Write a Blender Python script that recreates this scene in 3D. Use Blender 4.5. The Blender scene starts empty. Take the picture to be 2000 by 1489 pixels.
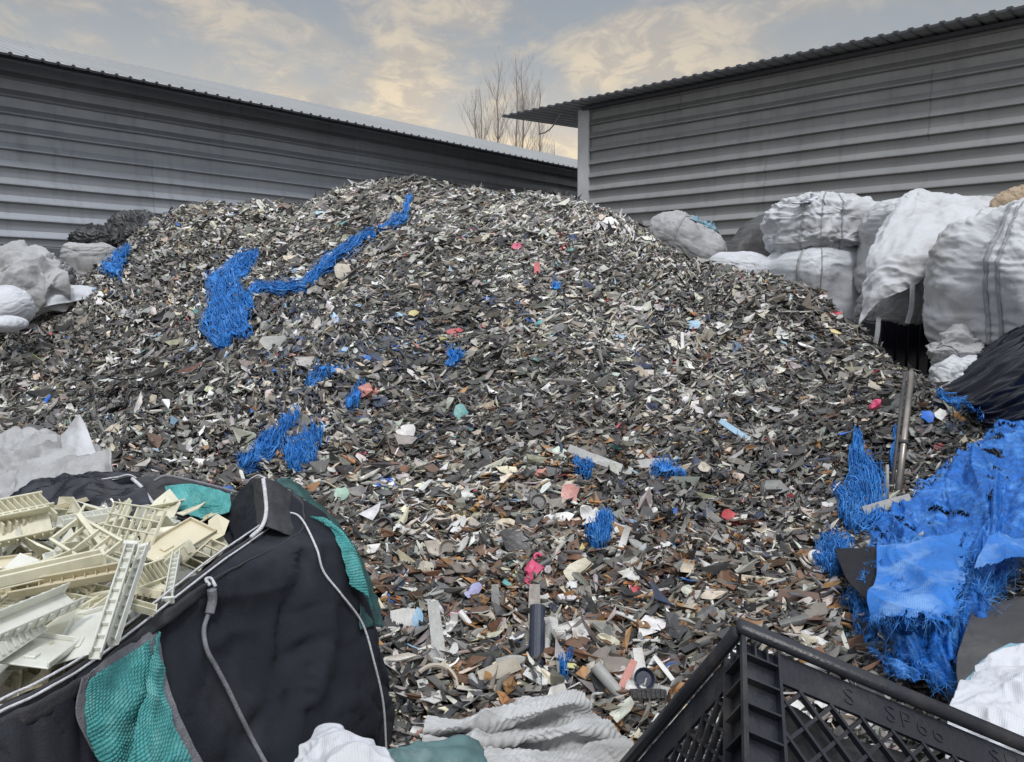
import bpy, bmesh, math, random
import numpy as np
from mathutils import Vector, Matrix
random.seed(7); rng = np.random.default_rng(7)
scene = bpy.context.scene
COL = scene.collection
R = math.radians
# ---------------------------------------------------------------- camera
F = 1520.0; EYE = 1.7; PITCH = math.atan(160.5/F)
cam_d = bpy.data.cameras.new("camera"); cam = bpy.data.objects.new("camera", cam_d); COL.objects.link(cam)
cam.location = (0, 0, EYE); cam.rotation_euler = (math.pi/2-PITCH, 0, 0)
cam_d.sensor_width = 36; cam_d.lens = F/2000*36; cam_d.clip_end = 500; cam_d.clip_start = .02
scene.camera = cam
# ---------------------------------------------------------------- light
SUN = Vector((.08, -.56, .82)).normalized()
sl = bpy.data.lights.new("sun", 'SUN'); sl.energy = 1.5; sl.angle = R(10); sl.color = (1, .98, .96)
so = bpy.data.objects.new("sun", sl); COL.objects.link(so); so.rotation_euler = SUN.to_track_quat('Z', 'Y').to_euler()
so.location = (0, 0, 20)
w = bpy.data.worlds.new("World"); scene.world = w; w.use_nodes = True
nt = w.node_tree; N = nt.nodes; L = nt.links; N.clear()
def wn(t, **k):
    n = N.new(t)
    for a, b in k.items(): setattr(n, a, b)
    return n
def wmath(op, a, b=None, c=None, clamp=False):
    n = wn('ShaderNodeMath', operation=op); n.use_clamp = clamp
    for i, v in enumerate((a, b, c)):
        if v is None: continue
        if isinstance(v, (int, float)): n.inputs[i].default_value = v
        else: L.new(v, n.inputs[i])
    return n.outputs[0]
def wmix(f, a, b):
    n = wn('ShaderNodeMix', data_type='RGBA')
    for i, v in ((0, f), (6, a), (7, b)):
        if isinstance(v, (int, float)): n.inputs[i].default_value = v
        elif isinstance(v, tuple): n.inputs[i].default_value = (*v, 1)
        else: L.new(v, n.inputs[i])
    return n.outputs[2]
out = wn('ShaderNodeOutputWorld'); bg = wn('ShaderNodeBackground'); L.new(bg.outputs[0], out.inputs[0])
sky = wn('ShaderNodeTexSky'); sky.sky_type = 'NISHITA'; sky.sun_disc = False
sky.sun_elevation = math.asin(SUN.z); sky.sun_rotation = math.atan2(SUN.x, SUN.y)
tc = wn('ShaderNodeTexCoord'); sp = wn('ShaderNodeSeparateXYZ'); L.new(tc.outputs['Generated'], sp.inputs[0])
X, Y, Z = sp.outputs
den = wmath('ADD', wmath('MAXIMUM', Z, 0.0), .22)
cv = wn('ShaderNodeCombineXYZ'); L.new(wmath('DIVIDE', X, den), cv.inputs[0]); L.new(wmath('DIVIDE', Y, den), cv.inputs[1])
def wnoise(scale, detail, rough, off, dist=0.):
    m = wn('ShaderNodeMapping'); m.inputs['Location'].default_value = off; L.new(cv.outputs[0], m.inputs[0])
    m.inputs['Scale'].default_value = (1.25, 1.1, 1)
    n = wn('ShaderNodeTexNoise'); n.inputs['Scale'].default_value = scale; n.inputs['Detail'].default_value = detail
    n.inputs['Roughness'].default_value = rough; n.inputs['Distortion'].default_value = dist
    L.new(m.outputs[0], n.inputs[0]); return n.outputs[0]
def wramp(v, a, b):
    n = wn('ShaderNodeMapRange', interpolation_type='SMOOTHSTEP'); L.new(v, n.inputs[0])
    n.inputs[1].default_value = a; n.inputs[2].default_value = b; return n.outputs[0]
c1 = wramp(wnoise(1.9, 10, .60, (3.3, 1.4, 0), .5), .40, .64)
c2 = wramp(wnoise(6.5, 10, .64, (5, 2, 0), .6), .44, .60)
# warm glow of the low western sky
wd = Vector((-.12, .955, .17)).normalized()
dp = wn('ShaderNodeVectorMath', operation='DOT_PRODUCT'); L.new(tc.outputs['Generated'], dp.inputs[0]); dp.inputs[1].default_value = wd
warm = wramp(dp.outputs['Value'], .84, .995)
low = wramp(Z, .36, .10)
warm = wmath('MULTIPLY', warm, wmath('ADD', wmath('MULTIPLY', low, .72), .28))
base = wmix(.10, (.28, .31, .34), sky.outputs[0])
nsk = wn('ShaderNodeVectorMath', operation='SCALE'); L.new(sky.outputs[0], nsk.inputs[0]); nsk.inputs['Scale'].default_value = .09
base = wmix(.80, nsk.outputs[0], (.295, .315, .33))
hor = wmix(warm, (.46, .46, .44), (.74, .66, .54))
base = wmix(wmath('MULTIPLY', low, .85), base, hor)
cloudc = wmix(warm, (.37, .345, .315), (.70, .56, .40))
cl = wmix(wmath('MULTIPLY', c1, .62), base, cloudc)
hi = wmix(warm, (.46, .425, .38), (.98, .80, .52))
cl = wmix(wmath('MULTIPLY', wmath('MULTIPLY', c2, c1), .65), cl, hi)
shade = wmix(wmath('MULTIPLY', wramp(wnoise(2.6, 7, .5, (9, 4, 0)), .52, .75), .45), cl, (.27, .285, .31))
gain = wmath('ADD', wmath('MULTIPLY', wramp(Z, .36, .95), 1.7), 1.0)
shade = wmix(wramp(Z, .40, .75), shade, (.37, .395, .43))
g = wn('ShaderNodeVectorMath', operation='SCALE'); L.new(shade, g.inputs[0]); L.new(gain, g.inputs['Scale'])
L.new(g.outputs[0], bg.inputs[0]); bg.inputs[1].default_value = 1.0
vs = scene.view_settings; vs.view_transform = 'Standard'; vs.look = 'None'; vs.exposure = 0.30; vs.gamma = 1
scene.render.film_transparent = False

# ---------------------------------------------------------------- helpers
CT, ST = math.cos(PITCH), math.sin(PITCH)
def ray(px, py):
    cx = (px-1000)/F; cy = (744.5-py)/F
    return np.array([cx, CT+cy*ST, -ST+cy*CT])
def P(px, py, Yd):
    r = ray(px, py); return np.array([0, 0, EYE]) + r*(Yd/r[1])
def PZ(px, py, z):
    r = ray(px, py); return np.array([0, 0, EYE]) + r*((z-EYE)/r[2])
def proj(p):
    p = np.atleast_2d(p)-np.array([0, 0, EYE]); d = p[:, 1]*CT-p[:, 2]*ST; u = p[:, 1]*ST+p[:, 2]*CT
    return 1000+F*p[:, 0]/d, 744.5-F*u/d
_perm = np.random.default_rng(3).permutation(256); _perm = np.concatenate([_perm, _perm, _perm])
_gr = np.random.default_rng(4).normal(size=(256, 3)); _gr /= np.linalg.norm(_gr, axis=1)[:, None]
def noise3(p):
    p = np.asarray(p, float); sh = p.shape[:-1]; p = p.reshape(-1, 3)
    i = np.floor(p).astype(int); f = p-i; i &= 255; u = f*f*f*(f*(f*6-15)+10); r = 0
    for dx in (0, 1):
        for dy in (0, 1):
            for dz in (0, 1):
                h = _perm[_perm[_perm[(i[:, 0]+dx) & 255]+((i[:, 1]+dy) & 255)]+((i[:, 2]+dz) & 255)]
                d = (_gr[h]*(f-np.array([dx, dy, dz]))).sum(1)
                wx = u[:, 0] if dx else 1-u[:, 0]; wy = u[:, 1] if dy else 1-u[:, 1]; wz = u[:, 2] if dz else 1-u[:, 2]
                r = r+d*wx*wy*wz
    return (r*1.5).reshape(sh)
def fbm(p, o=4):
    p = np.asarray(p, float); return sum(noise3(p*2**k+k*7.3)*.5**k for k in range(o))
def ridge(p, o=3):
    p = np.asarray(p, float); return sum((1-2.6*np.abs(noise3(p*2**k+k*5.1)))*.5**k for k in range(o))
def tag(o, label=None, cat=None, group=None, kind=None):
    if label: o['label'] = label
    if cat: o['category'] = cat
    if group: o['group'] = group
    if kind: o['kind'] = kind
    return o
def mkobj(name, me, mat, parent=None, smooth=False):
    if smooth: me.shade_smooth()
    if mat is not None: me.materials.append(mat)
    o = bpy.data.objects.new(name, me); COL.objects.link(o)
    if parent is not None: o.parent = parent
    return o
def empty(name, loc, label, cat, group=None):
    o = bpy.data.objects.new(name, None); COL.objects.link(o); o.location = loc; o.empty_display_size = .1
    tag(o, label, cat, group); return o
def rel(o, parent):   # keep world placement below an empty that is only translated
    o.parent = parent; o.matrix_parent_inverse = Matrix.Translation(parent.location).inverted(); return o
class MB:
    def __init__(s): s.v = []; s.f = []
    def add(s, v, f):
        b = len(s.v); s.v += [tuple(map(float, q)) for q in v]; s.f += [tuple(b+i for i in q) for q in f]
    def box(s, c, sz, M=None, taper=1.):
        v = []
        for z in (-1, 1):
            for y in (-1, 1):
                for x in (-1, 1):
                    t = taper if z > 0 else 1
                    p = Vector((c[0]+x*sz[0]/2*t, c[1]+y*sz[1]/2*t, c[2]+z*sz[2]/2)); v.append(M @ p if M else p)
        s.add(v, [(0, 2, 3, 1), (4, 5, 7, 6), (0, 1, 5, 4), (2, 6, 7, 3), (0, 4, 6, 2), (1, 3, 7, 5)])
    def bar(s, a, b, wd, th, up=(0, 0, 1)):
        a = Vector(a); b = Vector(b); d = b-a; l = d.length; d.normalize(); u = Vector(up); x = d.cross(u)
        if x.length < 1e-5: x = d.cross(Vector((1, 0, 0)))
        x.normalize(); u = x.cross(d); M = Matrix((x, d, u)).transposed().to_4x4(); M.translation = (a+b)/2
        s.box((0, 0, 0), (wd, l, th), M)
    def tube(s, pts, r, n=6, cap=True):
        pts = [Vector(p) for p in pts]; k = len(pts); rs = r if hasattr(r, '__len__') else [r]*k; rings = []
        x = None
        for i, p in enumerate(pts):
            d = (pts[min(i+1, k-1)]-pts[max(i-1, 0)]).normalized()
            if x is None: x = d.orthogonal().normalized()
            x = (x-d*x.dot(d)).normalized(); y = d.cross(x)
            rings += [p+(x*math.cos(6.2832*j/n)+y*math.sin(6.2832*j/n))*rs[i] for j in range(n)]
        f = [(i*n+j, i*n+(j+1) % n, (i+1)*n+(j+1) % n, (i+1)*n+j) for i in range(k-1) for j in range(n)]
        if cap: f += [tuple(range(n))[::-1], tuple((k-1)*n+j for j in range(n))]
        s.add(rings, f)
    def mesh(s, name):
        me = bpy.data.meshes.new(name); me.from_pydata(s.v, [], s.f); me.validate(); me.update()
        bm = bmesh.new(); bm.from_mesh(me); bmesh.ops.recalc_face_normals(bm, faces=bm.faces); bm.to_mesh(me); bm.free(); return me
    def build(s, name, mat, parent=None, smooth=False): return mkobj(name, s.mesh(name), mat, parent, smooth)
def cr(c, n):       # Catmull-Rom along axis 0
    c = np.asarray(c, float); m = len(c); e = np.concatenate([[2*c[0]-c[1]], c, [2*c[-1]-c[-2]]]); t = np.linspace(0, m-1, n)
    i = np.minimum(t.astype(int), m-2); u = (t-i).reshape(-1, *([1]*(c.ndim-1)))
    a, b, d, g_ = e[i], e[i+1], e[i+2], e[i+3]
    return .5*(2*b+(d-a)*u+(2*a-5*b+4*d-g_)*u**2+(3*b-a-3*d+g_)*u**3)
def surf(ctrl, nu, nv): return np.swapaxes(cr(np.swapaxes(cr(ctrl, nu), 0, 1), nv), 0, 1)
def gnorm(G):
    n = np.cross(np.gradient(G, axis=1), np.gradient(G, axis=0)); return n/(np.linalg.norm(n, axis=2, keepdims=True)+1e-12)
def grid_mesh(name, G, wrap=False, uvs=1., keep=None):
    a, b = G.shape[:2]; me = bpy.data.meshes.new(name)
    I = np.arange(a*b).reshape(a, b)
    if wrap: I = np.concatenate([I, I[:, :1]], 1)
    q = np.stack([I[:-1, :-1], I[:-1, 1:], I[1:, 1:], I[1:, :-1]], -1)
    lu = np.concatenate([[0], np.cumsum(np.linalg.norm(np.diff(G, axis=1), axis=2).mean(0))]); lv = np.concatenate([[0], np.cumsum(np.linalg.norm(np.diff(G, axis=0), axis=2).mean(1))])
    if wrap: lu = np.append(lu, lu[-1]+np.linalg.norm(G[:, -1]-G[:, 0], axis=1).mean())
    U, V = np.meshgrid(lu, lv); uv = np.stack([U, V], -1)
    quv = np.stack([uv[:-1, :-1], uv[:-1, 1:], uv[1:, 1:], uv[1:, :-1]], -2)
    if keep is not None: q = q[keep]; quv = quv[keep]
    q = q.reshape(-1, 4); quv = quv.reshape(-1, 2)
    npmesh(me, G.reshape(-1, 3), q); l = me.uv_layers.new(name='UVMap'); l.data.foreach_set('uv', quv.astype(np.float32).ravel())
    return me
def npmesh(me, v, q):
    k = q.shape[1]; me.vertices.add(len(v)); me.vertices.foreach_set('co', np.asarray(v, np.float32).ravel())
    me.loops.add(q.size); me.loops.foreach_set('vertex_index', q.astype(np.int32).ravel())
    me.polygons.add(len(q)); me.polygons.foreach_set('loop_start', np.arange(0, q.size, k, dtype=np.int32))
    me.update(calc_edges=True); me.validate(); me.shade_flat()
def solid(o, t, off=-1):
    m = o.modifiers.new('thick', 'SOLIDIFY'); m.thickness = t; m.offset = off; return o

# ---------------------------------------------------------------- materials
def mat(name, base, rough=.6, metal=0., var=.0, vscale=8., bump=0., bscale=60., stain=None, stain_scale=3., stain_amt=.5, spec=.5, weave=0., streak=0., trans=0., sheen=0., coat=0., wr=0., wrs=5., wra=(1, 1, 1)):
    m = bpy.data.materials.new(name); m.use_nodes = True; t = m.node_tree; n = t.nodes; l = t.links
    b = n['Principled BSDF']; b.inputs['Roughness'].default_value = rough; b.inputs['Metallic'].default_value = metal
    b.inputs['Specular IOR Level'].default_value = spec; b.inputs['Coat Weight'].default_value = coat
    tcn = n.new('ShaderNodeTexCoord'); col = n.new('ShaderNodeRGB'); col.outputs[0].default_value = (*base, 1); c = col.outputs[0]
    def mix(f, a, bb, mode='MIX'):
        x = n.new('ShaderNodeMix'); x.data_type = 'RGBA'; x.blend_type = mode
        for i, v in ((0, f), (6, a), (7, bb)):
            if isinstance(v, float): x.inputs[i].default_value = v
            elif isinstance(v, tuple): x.inputs[i].default_value = (*v, 1)
            else: l.new(v, x.inputs[i])
        return x.outputs[2]
    def noi(sc, det=5, vec=None, scl=(1, 1, 1)):
        mp = n.new('ShaderNodeMapping'); mp.inputs['Scale'].default_value = scl; l.new(vec or tcn.outputs['Object'], mp.inputs[0])
        x = n.new('ShaderNodeTexNoise'); x.inputs['Scale'].default_value = sc; x.inputs['Detail'].default_value = det; x.inputs['Roughness'].default_value = .62; l.new(mp.outputs[0], x.inputs[0]); return x.outputs[0]
    def rng_(v, a, bb, c0=0., c1=1.):
        x = n.new('ShaderNodeMapRange'); l.new(v, x.inputs[0]); x.inputs[1].default_value = a; x.inputs[2].default_value = bb; x.inputs[3].default_value = c0; x.inputs[4].default_value = c1; return x.outputs[0]
    if var:
        c = mix(rng_(noi(vscale), .3, .7), c, tuple(q*(1-var) for q in base))
    if streak:
        s_ = noi(2.2, 5, None, (3.0, 3.0, .25)); c = mix(rng_(s_, .52, .72, 0, streak), c, tuple(q*.45+.02 for q in base))
    if stain:
        c = mix(rng_(noi(stain_scale, 7), .5, .68, 0, stain_amt), c, stain)
    bumps = []
    if weave:
        wv = n.new('ShaderNodeTexWave'); wv.inputs['Scale'].default_value = weave; wv.bands_direction = 'X'; wv.inputs['Distortion'].default_value = .6; wv.inputs['Detail'].default_value = 1; l.new(tcn.outputs['UV'], wv.inputs[0])
        wy = n.new('ShaderNodeTexWave'); wy.inputs['Scale'].default_value = weave; wy.bands_direction = 'Y'; wy.inputs['Distortion'].default_value = .6; wy.inputs['Detail'].default_value = 1; l.new(tcn.outputs['UV'], wy.inputs[0])
        mm = n.new('ShaderNodeMath'); mm.operation = 'MULTIPLY'; l.new(wv.outputs['Fac'], mm.inputs[0]); l.new(wy.outputs['Fac'], mm.inputs[1])
        c = mix(rng_(mm.outputs[0], 0, .6, .30, 0), c, tuple(q*.55 for q in base)); bumps.append((mm.outputs[0], .35, .002))
    l.new(c, b.inputs['Base Color'])
    if wr:
        for sc_, st_, of in ((wrs, wr, 0), (wrs*2.7, wr*.7, 5), (wrs*6.5, wr*.7, 9)):
            mp = n.new('ShaderNodeMapping'); mp.inputs['Scale'].default_value = wra; mp.inputs['Location'].default_value = (of, of, of); l.new(tcn.outputs['Object'], mp.inputs[0])
            x = n.new('ShaderNodeTexNoise'); x.noise_type = 'RIDGED_MULTIFRACTAL'; x.inputs['Scale'].default_value = sc_; x.inputs['Detail'].default_value = 4; x.inputs['Distortion'].default_value = .7; l.new(mp.outputs[0], x.inputs[0])
            bumps.append((x.outputs[0], st_, .10/sc_*.5))
    if bump: bumps.append((noi(bscale, 6), bump, .01))
    prev = None
    for h, st, ds in bumps:
        bp = n.new('ShaderNodeBump'); bp.inputs['Strength'].default_value = st; bp.inputs['Distance'].default_value = ds; l.new(h, bp.inputs['Height'])
        if prev: l.new(prev, bp.inputs['Normal'])
        prev = bp.outputs[0]
    if prev: l.new(prev, b.inputs['Normal'])
    if rough and var: l.new(rng_(noi(vscale*2.3), .3, .7, rough*.8, min(1, rough*1.2)), b.inputs['Roughness'])
    if trans: b.inputs['Subsurface Weight'].default_value = trans; b.inputs['Subsurface Radius'].default_value = (.02, .02, .015); b.inputs['Subsurface Scale'].default_value = .5
    return m
M = dict(
 wall_l=mat('sheet_metal_blue_grey', (.44, .465, .51), .46, .5, var=.14, vscale=1.2, bump=.08, bscale=6, streak=.4),
 wall_r=mat('sheet_metal_grey', (.32, .322, .325), .46, .4, var=.14, vscale=1.2, bump=.08, bscale=6, streak=.4),
 plinth=mat('plinth_render', (.16, .17, .19), .9, var=.3, vscale=1.5, bump=.3, bscale=30),
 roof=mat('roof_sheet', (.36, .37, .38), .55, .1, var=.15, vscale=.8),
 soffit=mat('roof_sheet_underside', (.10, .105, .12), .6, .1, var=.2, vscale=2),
 post=mat('corner_flashing', (.66, .67, .69), .45, .1, var=.2, vscale=3, streak=.3),
 ground=mat('dirt_ground', (.12, .11, .10), .95, var=.4, vscale=5, bump=.6, bscale=25),
 bark=mat('bare_bark', (.34, .29, .26), .9, var=.3, vscale=6),
 white=mat('white_woven_sack', (.62, .63, .66), .55, var=.14, vscale=5, bump=.25, bscale=40, stain=(.30, .28, .25), stain_scale=2.8, stain_amt=.6, weave=55, wr=.9, wrs=3.6, wra=(1, 1, 1.8)),
 white2=mat('clean_white_woven_sack', (.68, .70, .75), .5, var=.1, vscale=4, bump=.25, bscale=30, stain=(.38, .36, .33), stain_scale=2.4, stain_amt=.45, weave=60, wr=.9, wrs=3.6, wra=(1, 1, 1.8)),
 dirty=mat('dirty_white_sack', (.47, .47, .48), .6, var=.25, vscale=5, bump=.3, bscale=40, stain=(.16, .15, .14), stain_scale=3.4, stain_amt=.75, weave=60, wr=.9, wrs=3.6, wra=(1, 1, 1.8)),
 greysk=mat('grey_sack', (.24, .24, .25), .7, var=.3, vscale=5, bump=.3, bscale=30, weave=50, wr=.9, wrs=3.6, wra=(1, 1, 1.8)),
 ribbed=mat('ribbed_woven_cloth', (.50, .50, .50), .7, var=.3, vscale=7, bump=.3, bscale=90, stain=(.20, .185, .17), stain_scale=3.6, stain_amt=.7, wr=.4, wrs=4),
 strap=mat('grey_webbing', (.36, .37, .39), .75, var=.25, vscale=20, bump=.3, bscale=150),
 brown=mat('brown_paper_sack', (.42, .32, .22), .8, var=.3, vscale=6, bump=.3, bscale=40, wr=.9, wrs=3.6, wra=(1, 1, 1.8)),
 dark=mat('dark_plastic_film', (.030, .031, .034), .42, var=.3, vscale=6, bump=.3, bscale=25),
 matblack=mat('matt_black_sheet', (.012, .012, .016), .65, var=.2, vscale=5, bump=.15, bscale=30, spec=.3),
 navy=mat('navy_black_film', (.006, .007, .017), .19, var=.2, vscale=4, bump=.15, bscale=20),
 charcoal=mat('charcoal_sheet', (.055, .053, .056), .6, var=.25, vscale=7, bump=.15, bscale=50, stain=(.16, .15, .14), stain_scale=9, stain_amt=.3, wr=.2, wrs=2.5),
 blackcloth=mat('black_bag_cloth', (.024, .028, .040), .8, var=.35, vscale=5, bump=.5, bscale=320, weave=130, stain=(.075, .075, .08), stain_scale=3.2, stain_amt=.55, spec=.3, wr=.35, wrs=2.5),
 blackrim=mat('dark_grey_hem', (.055, .055, .062), .8, var=.3, vscale=14, bump=.4, bscale=200),
 teal=mat('teal_webbing', (.09, .43, .43), .55, var=.4, vscale=30, bump=.6, bscale=150, weave=26, stain=(.27, .62, .60), stain_scale=22, stain_amt=.5),
 piping=mat('white_piping', (.80, .80, .84), .8, var=.3, vscale=60, bump=.7, bscale=220),
 greytrim=mat('grey_trim', (.25, .25, .28), .85, var=.3, vscale=60, bump=.6, bscale=220),
 blue=mat('blue_tarpaulin', (.010, .175, .66), .5, var=.6, vscale=26, bump=.7, bscale=70, stain=(.12, .36, .80), stain_scale=9, stain_amt=.8, weave=40, wr=.5),
 blueshred=mat('blue_shred', (.022, .26, .80), .55, var=.6, vscale=26, bump=.8, bscale=70, stain=(.12, .36, .80), stain_scale=11, stain_amt=.7),
 bluefib=mat('blue_fibres', (.018, .225, .74), .55, var=.7, vscale=34, stain=(.16, .42, .80), stain_scale=22, stain_amt=.8),
 palebl=mat('pale_blue_hem', (.25, .42, .52), .7, var=.3, vscale=20, bump=.4, bscale=150),
 greyteal=mat('grey_teal_sheet', (.10, .19, .195), .5, var=.35, vscale=9, bump=.3, bscale=60, stain=(.26, .33, .33), stain_scale=6, stain_amt=.6, wr=.4, wrs=5),
 green=mat('dark_green_sheet', (.022, .085, .085), .45, var=.35, vscale=9, bump=.3, bscale=60, stain=(.06, .16, .16), stain_scale=5, stain_amt=.5),
 crate=mat('black_crate_plastic', (.013, .014, .021), .33, var=.3, vscale=9, bump=.15, bscale=120, stain=(.085, .08, .072), stain_scale=7, stain_amt=.55),
 pale=mat('pale_yellow_plastic', (.74, .715, .56), .38, var=.2, vscale=14, bump=.1, bscale=60, stain=(.50, .46, .33), stain_scale=7, stain_amt=.4, trans=.15),
 pale2=mat('milky_plastic', (.74, .745, .68), .34, var=.2, vscale=14, bump=.1, bscale=60, trans=.2),
 tan=mat('tan_plastic', (.66, .60, .44), .45, var=.12, vscale=10, bump=.1, bscale=40),
 steel=mat('dull_steel', (.34, .31, .28), .38, .75, var=.35, vscale=14, stain=(.20, .13, .09), stain_scale=9, stain_amt=.6),
)
PAL = {'grey': (.13, .13, .128), 'dark grey': (.05, .05, .053), 'black': (.02, .02, .022), 'white': (.72, .71, .69), 'beige': (.50, .45, .37),
       'light grey': (.38, .38, .37), 'brown': (.16, .085, .05), 'orange brown': (.24, .125, .05), 'pink': (.62, .07, .17), 'red': (.50, .05, .06), 'light blue': (.30, .50, .68),
       'blue': (.02, .16, .66), 'teal': (.10, .32, .31), 'yellow': (.60, .52, .20), 'lilac': (.42, .42, .68), 'salmon': (.62, .28, .24), 'taupe': (.22, .19, .16), 'cream': (.66, .62, .48), 'navy': (.035, .045, .075), 'mint': (.38, .58, .46)}
PM = {}
def pm(c):
    if c not in PM: PM[c] = mat(c.replace(' ', '_')+'_plastic', PAL[c], .42, var=.22, vscale=25, bump=.12, bscale=90, stain=tuple(q*.5+.03 for q in PAL[c]), stain_scale=18, stain_amt=.4)
    return PM[c]
def sheet_tones(m, d, wid=6.3):
    t = m.node_tree; n = t.nodes; l = t.links; b = n['Principled BSDF']; src = b.inputs['Base Color'].links[0].from_socket
    ge = n.new('ShaderNodeNewGeometry'); dt = n.new('ShaderNodeVectorMath'); dt.operation = 'DOT_PRODUCT'; l.new(ge.outputs['Position'], dt.inputs[0]); dt.inputs[1].default_value = tuple(d)
    def mth(op, a, v=None):
        x = n.new('ShaderNodeMath'); x.operation = op; l.new(a, x.inputs[0])
        if v is not None:
            if isinstance(v, float): x.inputs[1].default_value = v
            else: l.new(v, x.inputs[1])
        return x.outputs[0]
    sp_ = n.new('ShaderNodeSeparateXYZ'); l.new(ge.outputs['Position'], sp_.inputs[0]); row = mth('FLOOR', mth('DIVIDE', sp_.outputs[2], .972))
    q = mth('DIVIDE', mth('ADD', dt.outputs['Value'], mth('MULTIPLY', row, 2.37)), wid); fl = mth('FLOOR', q); fr = mth('FRACT', q)
    cx_ = n.new('ShaderNodeCombineXYZ'); l.new(fl, cx_.inputs[0]); l.new(row, cx_.inputs[1]); wn_ = n.new('ShaderNodeTexWhiteNoise'); wn_.noise_dimensions = '2D'; l.new(cx_.outputs[0], wn_.inputs['Vector'])
    k = mth('ADD', mth('MULTIPLY', wn_.outputs['Value'], .20), .88); lap = mth('LESS_THAN', fr, .004); k = mth('SUBTRACT', k, mth('MULTIPLY', lap, .22))
    v = n.new('ShaderNodeVectorMath'); v.operation = 'SCALE'; l.new(src, v.inputs[0]); l.new(k, v.inputs['Scale']); l.new(v.outputs[0], b.inputs['Base Color'])
def chip_mat():
    m = bpy.data.materials.new('shredded_plastic'); m.use_nodes = True; n = m.node_tree.nodes; l = m.node_tree.links; b = n['Principled BSDF']
    a = n.new('ShaderNodeAttribute'); a.attribute_name = 'tint'; tcn = n.new('ShaderNodeTexCoord')
    x = n.new('ShaderNodeTexNoise'); x.inputs['Scale'].default_value = 28; x.inputs['Detail'].default_value = 5; l.new(tcn.outputs['Object'], x.inputs[0])
    r = n.new('ShaderNodeMapRange'); l.new(x.outputs[0], r.inputs[0]); r.inputs[1].default_value = .3; r.inputs[2].default_value = .7; r.inputs[3].default_value = .72; r.inputs[4].default_value = 1.2
    v = n.new('ShaderNodeVectorMath'); v.operation = 'SCALE'; l.new(a.outputs['Color'], v.inputs[0]); l.new(r.outputs[0], v.inputs['Scale']); x2 = n.new('ShaderNodeTexNoise'); x2.inputs['Scale'].default_value = 9; x2.inputs['Detail'].default_value = 7; x2.inputs['Roughness'].default_value = .7; l.new(tcn.outputs['Object'], x2.inputs[0])
    r2 = n.new('ShaderNodeMapRange'); l.new(x2.outputs[0], r2.inputs[0]); r2.inputs[1].default_value = .38; r2.inputs[2].default_value = .66; r2.inputs[3].default_value = .0; r2.inputs[4].default_value = .30
    mx_ = n.new('ShaderNodeMix'); mx_.data_type = 'RGBA'; l.new(r2.outputs[0], mx_.inputs[0]); l.new(v.outputs[0], mx_.inputs[6]); mx_.inputs[7].default_value = (.17, .155, .135, 1); l.new(mx_.outputs[2], b.inputs['Base Color'])
    b.inputs['Roughness'].default_value = .5; b.inputs['Specular IOR Level'].default_value = .45; return m
M['chips'] = chip_mat()

# ---------------------------------------------------------------- ground
gm = MB(); gm.add([(-150, -20, 0), (150, -20, 0), (150, 300, 0), (-150, 300, 0)], [(0, 1, 2, 3)])
tag(gm.build('ground', M['ground']), kind='structure')

# ---------------------------------------------------------------- warehouses
def hdir(px):
    r = ray(px, 584); v = np.array([r[0], r[1], 0]); return v/np.linalg.norm(v)
def loft_wall(name, A, d, s0, s1, prof, nrm, mt, parent, ns=60, wob=.006):
    """profile (offset towards nrm, z) swept along d"""
    S = np.linspace(s0, s1, ns); G = np.zeros((len(prof), ns, 3))
    for i, (o, z) in enumerate(prof): G[i] = A[None, :]*[1, 1, 0]+np.outer(S, d)+nrm*o+np.array([0, 0, z])
    G += nrm*(noise3(np.stack([G[..., 0]*.7, G[..., 1]*.7, G[..., 2]*1.3], -1))*wob*2)[..., None]
    G[..., 2] += noise3(G*[.8, .8, 0])*wob
    o = mkobj(name, grid_mesh(name, G), mt, None); return o
def ribprof(z0, z1, zr, step, h=.048):
    pr = [(0, z0)]; z = zr
    while z-step > z0+.05: z -= step
    while z < z1-.06:
        pr += [(0, z-.022), (h*.75, z-.019), (h, z-.006), (h*.93, z+.010), (.004, z+.084), (0, z+.090)]; z += step
    pr.append((0, z1)); return pr
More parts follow.
